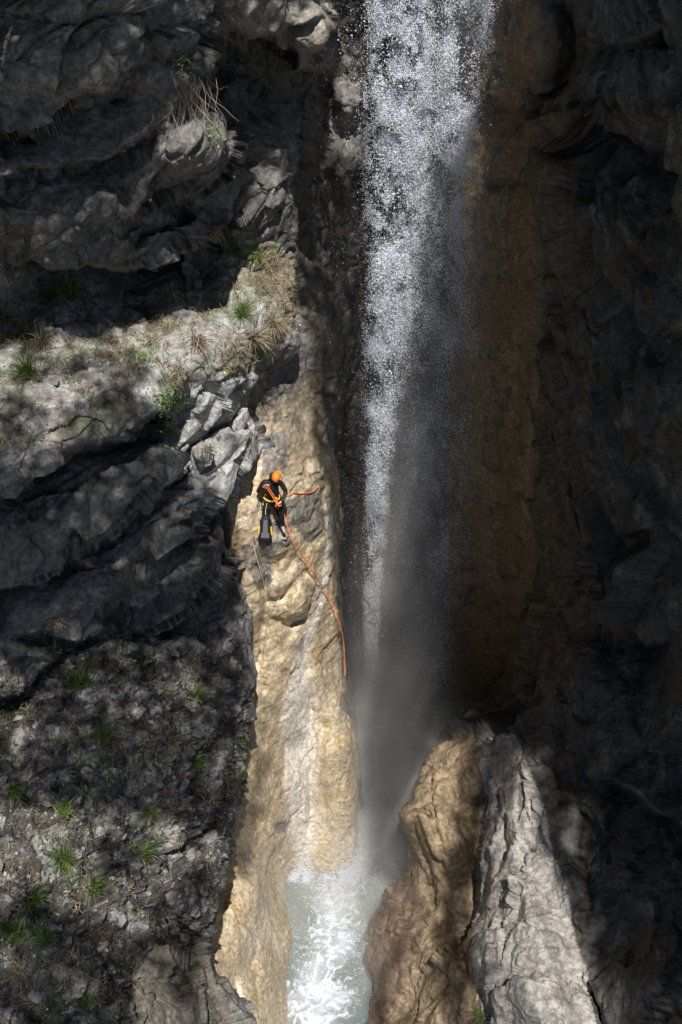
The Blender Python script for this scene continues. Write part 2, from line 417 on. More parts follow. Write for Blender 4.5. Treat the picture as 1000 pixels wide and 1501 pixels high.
def A_col(P, px, py, G, h):
    n = len(P)
    st = fbm(stretch(P, STR, 6.) * 3.2, 4, 50, .6)
    f1 = fbm(P * .55, 4, 41); f2 = fbm(P * 2.3, 5, 42, .6); f3 = fbm(P * 7, 4, 43, .65); f4 = fbm(P * 22, 2, 49)
    _, _, ID, _ = voro(stretch(P, STR, 1.8) * 5.0, 13)
    cell = ((ID >> 3) & 255) / 255.
    C = np.repeat(np.array([[.185, .18, .172]]), n, 0)
    C = mixc(C, (.09, .085, .08), sstep(-.1, .45, f1))
    C = mixc(C, (.34, .335, .325), sstep(.05, .4, -f2) * .8)
    C = mixc(C, (.15, .125, .09), sstep(.15, .5, fbm(P * .8 + 90, 4, 44)) * .7)
    C = mixc(C, (.06, .058, .055), sstep(.05, .4, st) * .6)
    C = mixc(C, (.27, .265, .25), sstep(.1, .45, -st + .3 * f1) * .5)
    C = mixc(C, (.028, .028, .026), sstep(.06, .34, f3 * .7 + .7 * f1) * .75)           # black lichen
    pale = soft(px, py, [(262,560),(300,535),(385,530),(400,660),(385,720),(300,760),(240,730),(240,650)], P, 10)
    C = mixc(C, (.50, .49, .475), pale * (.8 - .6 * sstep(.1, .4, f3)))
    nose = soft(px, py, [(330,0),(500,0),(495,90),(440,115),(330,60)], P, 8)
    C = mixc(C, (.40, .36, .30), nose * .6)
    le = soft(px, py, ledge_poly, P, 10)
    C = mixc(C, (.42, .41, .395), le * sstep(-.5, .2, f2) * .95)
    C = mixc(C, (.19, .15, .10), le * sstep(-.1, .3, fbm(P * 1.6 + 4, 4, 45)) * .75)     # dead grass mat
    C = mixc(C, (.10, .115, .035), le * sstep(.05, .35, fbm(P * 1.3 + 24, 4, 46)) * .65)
    mo = soft(px, py, [(325,345),(405,350),(400,400),(370,480),(335,470),(330,400)], P, 12); C = mixc(C, (.17, .19, .06), mo * sstep(-.2, .3, f3) * .7)
    och = soft(px, py, [(385,375),(440,370),(436,480),(405,475),(400,430)], P, 6)
    C = mixc(C, (.28, .20, .11), och * (.35 + .4 * sstep(-.2, .3, f2)))
    te = soft(px, py, terr_poly, P, 14)
    soil = sstep(-.15, .25, fbm(P * 1.9, 5, 47, .6))
    C = mixc(C, (.055, .047, .04), te * (.35 + .55 * soil))
    C = mixc(C, (.36, .35, .34), te * sstep(.62, .8, cell + .35 * f3) * .85)              # pale flakes of rock
    C = mixc(C, (.16, .125, .085), te * sstep(.15, .4, fbm(P * 3.1 + 50, 4, 48)) * .6)
    C = mixc(C, (.06, .085, .025), te * sstep(.18, .42, fbm(P * 1.1 + 71, 4, 52)) * .6)
    low = soft(px, py, [(200,1360),(310,1400),(350,1501),(350,1600),(180,1600)], P, 5)
    C = mixc(C, (.17, .15, .12), low * .8)
    C *= (1 + .22 * f4)[:, None]
    wet = np.clip(.15 + f1 * .3, 0, .4)
    return np.concatenate([np.clip(C, .015, .8), wet[:, None]], 1)
A_R = lin([(-80,505),(0,498),(45,493),(75,484),(100,474),(130,458),(180,446),(240,436),(330,434),(400,432),(470,432),(500,428),(530,400),(560,374),(600,372),(640,384),(665,390),(690,386),(715,370),(745,356),(790,350),(850,356),(900,368),(960,374),(1010,377),(1080,366),(1130,356),(1190,346),(1260,336),(1330,318),(1390,303),(1412,305),(1440,322),(1470,338),(1501,348),(1560,352)])
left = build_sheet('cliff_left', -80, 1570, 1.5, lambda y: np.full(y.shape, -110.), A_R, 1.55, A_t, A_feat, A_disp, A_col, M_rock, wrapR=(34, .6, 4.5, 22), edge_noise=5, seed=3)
tag(left, 'grey broken limestone cliff with overhangs and a grassy ledge left of the climber', 'cliff', kind='structure')
# ---- wall behind the fall with the tan chute the climber stands on
def yc(py): return CP - SP * (py - 750.5) / F
chute_t = rbf([(440,-80,26.8),(430,0,27.4),(520,0,27.9),(480,100,28.4),(540,100,28.6),(440,250,29.6),(500,250,29.9),(400,300,29.8),(430,400,30.3),(500,400,31.4),(400,500,30.0),(440,500,30.5),(490,560,32.2),
  (380,600,30.6),(440,640,31.3),(480,640,32.4),(360,740,30.7),(405,740,31.2),(450,740,32.0),(480,740,33.0),(350,850,31.9),(430,850,32.6),(480,850,34.0),(380,900,32.6),(430,900,33.2),(490,950,35.6),(380,1000,33.6),(440,1000,34.6),(500,1010,36.6),
  (350,1100,33.4),(400,1100,34.8),(440,1100,36.0),(490,1100,36.2),(520,1100,37.0),(340,1200,33.6),(400,1200,35.4),(450,1200,37.2),(500,1200,37.6),(520,1260,38.4),(450,1280,38.5),(420,1290,38.2),(330,1300,33.8),(390,1300,35.6),(420,1330,37.5),
  (300,1400,31.6),(380,1400,34.4),(425,1400,36.6),(440,1430,37.0),(300,1501,31.0),(360,1501,33.0),(425,1501,35.2),(445,1540,36.2),(280,1560,29.5),(300,1000,33),(300,1200,32.4),(300,700,31)], 40)
edge = lin([(-80,548),(0,548),(300,540),(500,512),(600,492),(740,484),(850,490),(900,498),(960,507),(1000,512),(1050,520),(1100,526),(1180,527),(1250,525),(1275,518),(1290,500),(1310,440),(1400,428),(1560,432)])
def B_t(px, py):
    wallY = 27.9 - 1.3 * sstep(690, 830, px) - .2 * np.sin(px / 40)
    wt = wallY / yc(py)
    wt = np.minimum(wt, (CAM[2] + 2.5) / (SP + CP * (py - 750.5) / F))
    e = edge(py); wd = 16 + 40 * sstep(700, 300, py)
    m = sstep(-wd * .35, wd, px - e)
    return chute_t(px, py) * (1 - m) + wt * m
B_feat = [
 ('crack', [(392,905),(405,912),(425,915),(445,908),(455,895)], .5, 5),
 ('crack', [(388,880),(405,878),(420,862),(425,845)], .3, 4),
 ('bump', 437, 886, 22, 24, -.35, 0), ('bump', 436, 938, 12, 11, -.15, 0), ('bump', 418, 970, 14, 13, -.15, 0),
 ('bump', 445, 860, 18, 16, -.18, 0), ('bump', 405, 855, 14, 18, -.14, 20), ('bump', 500, 1130, 26, 120, -.35, 0), ('bump', 478, 1010, 24, 60, -.3, -15),
 ('crack', [(408,1020),(413,1070),(416,1130),(425,1190),(436,1230)], .22, 4),
 ('crack', [(463,1000),(462,1060),(464,1110),(456,1180),(452,1240)], .3, 5),
 ('bump', 370, 870, 20, 90, -.3, 0), ('crack', [(385,790),(388,830),(390,880),(388,930),(378,1000)], .4, 6),
 ('crack', [(392,790),(420,800),(440,835),(460,860)], .12, 3),
 ('crack', [(455,640),(450,690),(470,720),(480,790)], .15, 4), ('bump', 470, 640, 22, 70, -.25, 5),
 ('bump', 410, 800, 30, 18, -.22, 0), ('bump', 412, 1212, 13, 9, .3, 0),
 ('bump', 395, 1250, 30, 60, -.3, 10), ('bump', 400, 1400, 34, 70, -.4, 5), ('bump', 355, 1350, 30, 70, -.3, 10), ('bump', 375, 1470, 40, 50, -.3, 0),
 ('crack', [(312,1415),(328,1450),(345,1480),(360,1540)], .7, 6), ('crack', [(335,1420),(352,1470),(375,1530)], .3, 4),
 ('step', [(690,130),(730,150),(760,165),(800,140),(830,120)], .9, 40, .3, 20), ('step', [(715,268),(745,262),(780,268)], .6, 14, .1, 10),
 ('bump', 800, 60, 60, 60, -.6, 0), ('crack', [(715,368),(745,385),(765,410),(790,430)], .2, 4),
 ('crack', [(483,100),(486,150),(484,210)], .6, 6), ('bump', 512, 150, 26, 22, -.4, 0), ('bump', 505, 240, 24, 50, -.3, 0),
 ('crack', [(470,250),(478,330),(472,420)], .3, 8),
]
VERT = np.array([0, 0, 1.0])
tan_poly = [(330,560),(395,490),(430,440),(475,470),(470,600),(500,700),(500,900),(510,1000),(530,1060),(530,1290),(440,1310),(445,1570),(280,1570),(300,1380),(340,1200),(350,900),(330,700)]
def B_disp(P, px, py):
    W = P + np.stack([fbm(P * 1.1, 3, 65), fbm(P * 1.1 + 7, 3, 66), fbm(P * 1.1 + 19, 3, 67)], -1) * .35
    S = stretch(W, VERT, 2.0)
    up = sstep(500, 380, py)
    right_ = sstep(560, 640, px)
    a, _ = facets(S * .9, 51, 1.0, .2, .1)
    b, _ = facets(W * 2.6, 52, 1.2, .35, .09)
    c, _ = facets(W * 7.0, 53, 1.2, .4, .1)
    d = ridged(stretch(P, VERT, 2.2) * 3.0, 4, 54)
    lump = ridged(P * 2.0, 3, 57)
    sm = 1 - .6 * right_
    calm = 1 - .35 * sstep(930, 1010, py)
    nod, _, _, _ = voro(W * 2.1, 59); nod = (np.clip(.75 - nod, 0, .6)) ** 1.3
    fl = ridged(stretch(P, VERT, 3.) * 6, 3, 60, .6)
    return .13 * a * (.35 + up) * sm + .08 * fbm(P * .9, 4, 55) * sm, (.045 * b * (.6 + up) * calm + .13 * nod * calm * sstep(1000, 850, py) - .007 * fl + .012 * c * (.6 + up) * calm - .014 * d + .02 * lump * calm) * sm + .02 * fbm(stretch(P, VERT, 4.) * 3, 4, 58) + .007 * fbm(P * 10, 3, 56)
trickle = [(484,745),(484,790),(476,850),(466,900),(452,935),(441,960),(438,1000),(438,1060),(442,1130),(444,1200),(446,1275)]
def B_col(P, px, py, G, h):
    n = len(P)
    f1 = fbm(P * .7, 4, 61); f2 = fbm(P * 2.6, 5, 62, .6); f3 = fbm(P * 8, 4, 63, .65); f4 = fbm(P * 24, 2, 69)
    vs = fbm(stretch(P, VERT, 7.) * 2.2, 4, 70, .6)
    C = np.repeat(np.array([[.085, .078, .068]]), n, 0)
    C = mixc(C, (.035, .033, .03), sstep(-.1, .4, f2))
    C = mixc(C, (.17, .15, .125), sstep(.12, .45, -f3 - .5 * f1) * .7)
    # grey block beside the top of the fall
    g = soft(px, py, [(470,90),(490,65),(548,80),(545,240),(480,245)], P, 10)
    C = mixc(C, (.20, .185, .17), g * (.55 + .4 * sstep(0, .4, -f2)))
    tan = soft(px, py, tan_poly, P, 9)
    t1 = np.repeat(np.array([[.46, .37, .25]]), n, 0)
    t1 = mixc(t1, (.58, .50, .38), sstep(-.1, .5, f1 + .5 * f2))
    t1 = mixc(t1, (.43, .295, .13), sstep(.05, .45, fbm(P * .9 + 33, 4, 64) + .4 * vs) * .7)
    t1 = mixc(t1, (.56, .50, .40), sstep(.15, .5, f2 - f3 * .4) * .5)
    t1 = mixc(t1, (.17, .13, .085), sstep(.12, .4, f3 - .3 * f1) * .7)
    t1 = mixc(t1, (.24, .17, .09), sstep(.1, .4, fbm(stretch(P, VERT, 4.) * 1.7 + 77, 4, 68, .6)) * .55)
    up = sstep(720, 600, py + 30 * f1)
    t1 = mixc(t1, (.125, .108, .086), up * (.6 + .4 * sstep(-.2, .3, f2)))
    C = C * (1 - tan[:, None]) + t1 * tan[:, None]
    # dark pebbly crust round the climber
    for pl in ([(385,640),(420,630),(422,690),(385,700)], [(352,800),(395,775),(400,850),(380,870)], [(405,735),(470,715),(478,775),(455,800),(430,770),(408,780)], [(378,780),(410,760),(430,800),(400,815)], [(405,1205),(422,1200),(424,1220),(405,1222)], [(385,500),(440,450),(470,520),(440,560),(400,600)], [(500,1010),(520,1020),(524,1060),(500,1040)]):
        m = soft(px, py, pl, P, 5, 2.2, 3)
        C = mixc(C, (.12, .115, .12), m * (.6 + .35 * sstep(-.2, .3, f3)))
        C = mixc(C, (.30, .29, .29), m * sstep(.25, .5, f4 + f3 * .5) * .6)
    # pale lime film of the trickle
    d, _, _ = pdist(px + 4 * f2, py, trickle)
    wd = np.interp(py, [740, 900, 960, 1030, 1200, 1270], [5, 6, 9, 25, 24, 12])
    C = mixc(C, (.66, .63, .58), (1 - sstep(wd * .2, wd * 1.5, d + 5 * f2)) * np.clip(.75 + .6 * vs, .4, .92))
    # ochre brown wall right of the fall
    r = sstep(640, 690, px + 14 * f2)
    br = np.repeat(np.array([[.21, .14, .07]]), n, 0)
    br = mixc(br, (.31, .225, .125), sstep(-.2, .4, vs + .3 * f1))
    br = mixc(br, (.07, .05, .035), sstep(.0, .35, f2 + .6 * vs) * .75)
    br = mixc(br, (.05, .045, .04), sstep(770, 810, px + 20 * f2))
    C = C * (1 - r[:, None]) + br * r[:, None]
    C *= (1 + .18 * f4)[:, None]
    wet = np.clip(.62 + f2 * .6, 0, 1)
    return np.concatenate([np.clip(C, .012, .8), wet[:, None]], 1)
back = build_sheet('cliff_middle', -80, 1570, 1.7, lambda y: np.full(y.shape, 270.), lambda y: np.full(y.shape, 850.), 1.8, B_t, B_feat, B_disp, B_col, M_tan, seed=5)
tag(back, 'tan wet limestone chute and brown wall behind the waterfall', 'cliff', kind='structure')
# ---- right cliff and the spur at its foot
D_cp = [(810,-80,25.5),(810,0,26.4),(815,120,27.3),(780,200,28.6),(800,300,29.3),(800,450,31.2),(795,600,33.0),(790,750,35.0),(780,900,37.2),(740,1000,38.6),(700,1035,38.2),(650,1080,37.0),(620,1130,35.4),(580,1195,34.4),(600,1260,35.0),(560,1330,36.2),(530,1380,36.4),(525,1500,34.6),
 (1000,-80,21.8),(1000,0,22.4),(880,0,24.6),(1000,300,24.8),(900,300,26.8),(850,200,26.9),(1000,200,23.8),(1000,700,29.0),(900,700,31.0),(840,500,30.4),(1000,500,26.8),(1000,1000,29.4),(900,1000,31.4),(810,1000,34.4),
 (700,1100,35.0),(760,1120,33.4),(650,1250,33.3),(690,1180,34.3),(700,1300,33.8),(745,1300,31.6),(790,1300,31.0),(790,1450,29.4),(640,1400,32.9),(575,1450,35),(690,1450,31.6),(1000,1300,28.6),(850,1250,31.2),(1000,1500,26.2),(850,1500,28.6),(930,1500,27.8),(850,1400,29.6),(1120,0,20),(1120,800,26.5),(1120,1560,24.5),(1250,0,17.5),(1250,800,23),(1250,1560,21.5)]
D_t = rbf(D_cp, 40)
D_feat = [
 ('step', [(755,110),(790,175),(840,205),(900,205),(1000,225),(1060,230)], 2.0, 40, .5, 60),
 ('step', [(820,40),(870,70),(940,60),(1000,30)], .7, 50, .3, 50),
 ('step', [(795,270),(800,330),(850,400),(910,440),(960,480),(1060,500)], .7, 50, .4, 50),
 ('step', [(830,560),(840,650),(870,740),(900,790),(1000,760)], 1.0, 50, .4, 50),
 ('step', [(820,700),(860,800),(880,900),(930,960),(1000,930)], .9, 60, .4, 50),
 ('crack', [(800,560),(830,650),(850,720),(870,800)], .5, 9), ('crack', [(850,300),(860,420),(900,520),(905,650)], .4, 10),
 ('step', [(860,1130),(920,1160),(970,1190),(1060,1260)], 1.0, 70, .4, 60),
 ('crack', [(600,1190),(612,1240),(622,1290),(634,1340),(645,1352)], .7, 7), ('crack', [(645,1350),(655,1400),(640,1450),(610,1501)], .8, 8),
 ('crack', [(565,1440),(590,1410),(620,1370),(635,1350)], .5, 6),
 ('crack', [(738,1210),(748,1250),(742,1280),(756,1320),(762,1370)], .5, 6), ('crack', [(770,1120),(764,1180),(772,1230),(792,1270)], .4, 6),
 ('step', [(578,1196),(592,1180),(606,1178),(612,1200),(604,1232)], .3, 10, .15, 10),
 ('crack', [(700,1110),(716,1150),(705,1210),(690,1300),(680,1380),(690,1460)], 1.1, 22),
 ('crack', [(622,1110),(632,1180),(648,1260),(652,1330)], .45, 5), ('crack', [(662,1095),(670,1170),(660,1250),(668,1310)], .4, 5), ('crack', [(600,1150),(622,1175),(640,1172)], .3, 4), ('bump', 590, 1200, 18, 26, -.4, 0), ('bump', 765, 1180, 25, 90, -.5, 0), ('bump', 760, 1400, 80, 120, -.6, 0), ('bump', 575, 1400, 50, 80, -.5, 15),
 ('bump', 650, 1460, 40, 80, -.5, 0), ('crack', [(700,1430),(720,1470),(715,1540)], .6, 8), ('crack', [(850,1430),(870,1470),(900,1540)], .5, 8),
 ('bump', 930, 120, 90, 70, -.8, 0), ('bump', 880, 330, 60, 90, -.6, -20), ('bump', 960, 600, 70, 80, -.7, 0), ('bump', 930, 870, 90, 80, -.7, 0), ('bump', 840, 950, 60, 110, -.7, 0), ('bump', 900, 1250, 110, 120, -.6, 0),
]
STR2 = np.array([.45, -.35, -.82]); STR2 /= np.linalg.norm(STR2)
def D_disp(P, px, py):
    W = P + np.stack([fbm(P * .9, 3, 85), fbm(P * .9 + 7, 3, 86), fbm(P * .9 + 19, 3, 87)], -1) * .3
    S = stretch(W, STR2, 3.0)
    ck = sstep(-.15, .35, fbm(P * 1.0 + 60, 3, 89)); rough = sstep(-.1, .45, fbm(P * .7, 3, 90))
    a, _ = facets(S * .5, 71, 1.4, .3 * ck * (1 - .5 * inpoly(px, py, spur_poly)), .05)
    a2, _ = facets(S * 1.1 + 3, 77, 1.5, .4 * ck, .05)
    b, _ = facets(S * 2.6, 72, 1.5, .6 * ck, .05)
    c, _ = facets(stretch(W, STR2, 2.4) * 6.5, 73, 1.5, .5, .07)
    d, _ = facets(stretch(W, STR2, 1.6) * 16, 74, 1.5, .3, .1)
    sp = inpoly(px, py, spur_poly).astype(np.float32)
    return .34 * a * (1 - .45 * sp) + (.14 - .03 * sp) * a2 + .10 * fbm(P * 1.2, 4, 75), .055 * b * (.5 + rough * (1 - .6 * sp) + .1 * sp) + .02 * c * (.25 + rough + .5 * sp) + .005 * d * (.3 + rough + sp) + .012 * fbm(P * 12, 3, 76) + .02 * ridged(stretch(P, STR2, 2.5) * 3, 3, 79) * sp
spur_poly = [(500,1600),(520,1380),(570,1180),(640,1080),(760,1080),(800,1200),(850,1400),(900,1600)]
def D_col(P, px, py, G, h):
    n = len(P)
    f1 = fbm(P * .5, 4, 81); f2 = fbm(P * 2.1, 5, 82, .6); f3 = fbm(P * 7, 4, 83, .65); f4 = fbm(P * 22, 2, 84)
    vs = fbm(stretch(P, VERT, 6.) * 1.8, 4, 88, .6)
    C = np.repeat(np.array([[.075, .071, .066]]), n, 0)  # wall tone darkened: part of its shade is put into the colour
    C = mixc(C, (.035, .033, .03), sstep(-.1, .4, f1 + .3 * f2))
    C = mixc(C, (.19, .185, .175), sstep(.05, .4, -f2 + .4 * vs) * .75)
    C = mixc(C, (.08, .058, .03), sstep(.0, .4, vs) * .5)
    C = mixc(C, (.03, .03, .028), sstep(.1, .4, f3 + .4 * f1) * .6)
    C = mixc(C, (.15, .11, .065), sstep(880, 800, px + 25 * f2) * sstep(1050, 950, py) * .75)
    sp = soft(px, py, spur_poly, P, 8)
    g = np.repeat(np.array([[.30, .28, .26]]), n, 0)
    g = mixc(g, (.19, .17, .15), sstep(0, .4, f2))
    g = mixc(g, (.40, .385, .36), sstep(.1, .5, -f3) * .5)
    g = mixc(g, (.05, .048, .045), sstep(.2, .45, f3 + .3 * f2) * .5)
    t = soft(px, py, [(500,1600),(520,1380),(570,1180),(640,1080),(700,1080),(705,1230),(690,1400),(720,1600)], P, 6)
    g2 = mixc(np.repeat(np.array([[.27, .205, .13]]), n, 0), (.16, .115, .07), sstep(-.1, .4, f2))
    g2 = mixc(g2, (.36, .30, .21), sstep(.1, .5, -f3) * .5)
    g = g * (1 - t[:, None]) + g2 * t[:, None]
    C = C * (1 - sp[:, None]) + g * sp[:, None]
    low = soft(px, py, [(500,1600),(520,1350),(560,1300),(600,1270),(632,1340),(600,1430),(560,1500),(560,1600)], P, 4)
    C = mixc(C, (.15, .10, .07), low * .8)
    C *= (1 + .2 * f4)[:, None]
    wet = np.clip(.25 + f1 * .4 + low * .3, 0, .8)
    return np.concatenate([np.clip(C, .012, .8), wet[:, None]], 1)
D_L = lin([(-80,812),(0,808),(60,812),(120,808),(160,782),(210,768),(260,768),(300,790),(450,798),(600,790),(750,787),(900,776),(980,752),(1030,702),(1060,668),(1085,645),(1110,628),(1140,614),(1170,600),(1185,584),(1198,577),(1215,583),(1235,594),(1262,600),(1290,583),(1320,560),(1345,540),(1370,533),(1440,528),(1501,526),(1570,524)])
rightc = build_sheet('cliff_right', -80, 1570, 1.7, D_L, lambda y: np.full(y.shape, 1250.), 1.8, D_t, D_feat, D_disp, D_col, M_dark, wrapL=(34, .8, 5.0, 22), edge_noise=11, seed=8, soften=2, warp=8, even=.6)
tag(rightc, 'dark shaded limestone wall right of the waterfall with a sunlit spur at its foot', 'cliff', kind='structure')
# ------------------------------------------------------------------ depth picture of what the camera sees (4 px cells and 2 px cells)
ALLP = np.concatenate([z[0] for z in ZB]); ALLN = np.concatenate([z[1] for z in ZB])
apx = np.concatenate([z[2] for z in ZB]); apy = np.concatenate([z[3] for z in ZB]); att = np.concatenate([z[4] for z in ZB])
CW, CH, CS = 560, 820, 2.0
cxi = np.floor((apx + 60) / CS).astype(int); cyi = np.floor((apy + 60) / CS).astype(int)
ok = (cxi >= 0) & (cxi < CW) & (cyi >= 0) & (cyi < CH)
idx = np.nonzero(ok)[0]
order = idx[np.argsort(-att[idx])]
IDX = np.full(CW * CH, -1, np.int64)
IDX[cyi[order] * CW + cxi[order]] = order      # nearest wins (written last)
IDX = IDX.reshape(CH, CW)
def hit(px, py):
    """rock point seen at a pixel, and its normal"""
    i = int((px + 60) / CS); j = int((py + 60) / CS)
    for r in range(0, 5):
        for a in range(-r, r + 1):
            for b in range(-r, r + 1):
                jj, ii = j + a, i + b
                if 0 <= jj < CH and 0 <= ii < CW and IDX[jj, ii] >= 0:
                    k = IDX[jj, ii]; return ALLP[k].copy(), ALLN[k].copy()
    return None, None
print('depth', round(time.time() - T0, 1))
#==STAGE2==
# ------------------------------------------------------------------ riverbed and pool
def plane_sheet(name, x0, x1, y0, y1, z, step, mat, f=None, col=None):
    xs = np.arange(x0, x1 + step, step); ys = np.arange(y0, y1 + step, step)
    X, Y = np.meshgrid(xs, ys)
    P = np.stack([X.ravel(), Y.ravel(), np.full(X.size, float(z))], -1)
    c = None
    if f is not None: P, c = f(P)
    Q = grid_faces(len(ys), len(xs))
    return mesh_np(name, P, Q, mat, col=c)
bed = plane_sheet('riverbed', -300, 300, -300, 300, -3.2, 20, simple('riverbed gravel', (.12, .11, .1), .9, vary=.4, scale=2))
tag(bed, 'stony bed under the pool and the gorge walls', 'riverbed', kind='structure')
m, nt, out = new_mat('milky pool water')
b = nt.nodes.new('ShaderNodeBsdfPrincipled'); a_ = nt.nodes.new('ShaderNodeAttribute'); a_.attribute_name = 'Col'
nt.links.new(a_.outputs['Color'], b.inputs['Base Color'])
r_ = nt.nodes.new('ShaderNodeMapRange'); r_.inputs[3].default_value = .12; r_.inputs[4].default_value = .7
nt.links.new(a_.outputs['Alpha'], r_.inputs[0]); nt.links.new(r_.outputs[0], b.inputs['Roughness'])
g_ = nt.nodes.new('ShaderNodeNewGeometry'); n_ = nt.nodes.new('ShaderNodeTexNoise'); n_.inputs['Scale'].default_value = 14; n_.inputs['Detail'].default_value = 5
nt.links.new(g_.outputs['Position'], n_.inputs['Vector'])
bp = nt.nodes.new('ShaderNodeBump'); bp.inputs['Distance'].default_value = .03; nt.links.new(n_.outputs['Fac'], bp.inputs['Height']); nt.links.new(bp.outputs[0], b.inputs['Normal'])
nt.links.new(b.outputs[0], out.inputs[0]); M_pool = m
def pool_f(P):
    px, py, _ = proj(P)
    W = P + np.stack([fbm(P * .8, 3, 101), fbm(P * .8 + 9, 3, 102), P[:, 2] * 0], -1) * .5
    axisx = np.interp(py, [1100, 1200, 1280, 1330, 1400, 1450, 1501, 1570], [560, 540, 510, 495, 480, 465, 455, 445])
    wd = np.interp(py, [1100, 1280, 1400, 1501], [50, 30, 44, 58])
    core = np.exp(-((px - axisx + 14 * fbm(W * .9, 3, 110)) / wd) ** 2)
    fil = ridged(W * 3.2, 4, 103, .6); fil2 = ridged(W * 1.5 + 3, 4, 104, .6)
    thr = np.percentile(fil, 66) - (core - .4) * .32 - .2 * (fil2 - fil2.mean()); foam = sstep(thr, thr + .25, fil) * sstep(.05, .45, core)
    foam = np.maximum(foam * .9, .62 * sstep(.35, 1.15, core + .9 * fbm(W * 1.4, 4, 111)) * (.6 + .4 * fil))
    foam = np.maximum(foam, .45 * sstep(1.1, 1.8, core + 1.1 * fbm(W * 1.6, 4, 105) + .3))
    foam = np.maximum(foam, .5 * sstep(.72, .95, fil) * sstep(.02, .3, core))
    C = np.repeat(np.array([[.12, .15, .15]]), len(P), 0)
    C = mixc(C, (.17, .19, .18), sstep(-.3, .3, fbm(W * .7, 3, 106)))
    C = mixc(C, (.56, .60, .67), foam)
    P = P.copy(); P[:, 2] += .10 * fbm(W * 1.2, 4, 107) * (1 + core) + .02 * foam + .02 * fil * core
    return P, np.concatenate([C, foam[:, None]], 1)
pool = plane_sheet('water', -3.2, 4.4, 12.5, 29.5, 0.0, .035, M_pool, pool_f)
tag(pool, 'milky grey green pool with white foam streaming from the foot of the fall', 'pool', kind='structure')
# ------------------------------------------------------------------ waterfall
m, nt, out = new_mat('falling water')
b = nt.nodes.new('ShaderNodeBsdfPrincipled'); b.inputs['Base Color'].default_value = (.82, .85, .92, 1); b.inputs['Roughness'].default_value = .3
b.inputs['Specular IOR Level'].default_value = .6
tl = nt.nodes.new('ShaderNodeBsdfTranslucent'); tl.inputs[0].default_value = (.82, .85, .92, 1); ms = nt.nodes.new('ShaderNodeMixShader'); ms.inputs[0].default_value = .4
nt.links.new(b.outputs[0], ms.inputs[1]); nt.links.new(tl.outputs[0], ms.inputs[2]); nt.links.new(ms.outputs[0], out.inputs[0]); M_fall = m
def points_object(name, P, R, mat, parent=None):
    me = bpy.data.meshes.new(name)
    me.vertices.add(len(P)); me.vertices.foreach_set('co', P.astype(np.float32).ravel())
    at_ = me.attributes.new('rad', 'FLOAT', 'POINT'); at_.data.foreach_set('value', R.astype(np.float32))
    me.update()
    o = link(bpy.data.objects.new(name, me), parent)
    ng = bpy.data.node_groups.new(name + ' droplets', 'GeometryNodeTree')
    ng.interface.new_socket('Geometry', in_out='INPUT', socket_type='NodeSocketGeometry')
    ng.interface.new_socket('Geometry', in_out='OUTPUT', socket_type='NodeSocketGeometry')
    gi = ng.nodes.new('NodeGroupInput'); go = ng.nodes.new('NodeGroupOutput')
    mp = ng.nodes.new('GeometryNodeMeshToPoints'); na = ng.nodes.new('GeometryNodeInputNamedAttribute'); na.data_type = 'FLOAT'; na.inputs[0].default_value = 'rad'
    sm = ng.nodes.new('GeometryNodeSetMaterial'); sm.inputs['Material'].default_value = mat
    ng.links.new(gi.outputs[0], mp.inputs['Mesh']); ng.links.new(na.outputs['Attribute'], mp.inputs['Radius'])
    ng.links.new(mp.outputs[0], sm.inputs['Geometry']); ng.links.new(sm.outputs[0], go.inputs[0])
    md = o.modifiers.new('droplets', 'NODES'); md.node_group = ng
    me.materials.append(mat)
    return o
YF = 26.5
def fall_xy(py):  # stream centres (pixels of the fall plane), half widths
    c1 = np.interp(py, [-80, 0, 100, 200, 300, 400, 500, 600, 700, 800, 900, 960, 1100], [585, 585, 590, 592, 585, 577, 566, 558, 553, 549, 544, 543, 545])
    w1 = np.interp(py, [-80, 0, 100, 200, 300, 400, 500, 600, 700, 800, 900, 960, 1100], [48, 48, 50, 50, 44, 37, 29, 23, 19, 15, 12, 11, 10])
    c2 = np.interp(py, [-80, 0, 60, 130, 200, 300, 400, 500, 700, 900, 1100], [700, 690, 678, 668, 660, 655, 652, 650, 640, 620, 600])
    w2 = np.interp(py, [-80, 0, 60, 130, 200, 300, 400, 500, 700, 900, 1100], [40, 42, 40, 34, 38, 44, 46, 48, 50, 55, 60])
    return c1, w1, c2, w2
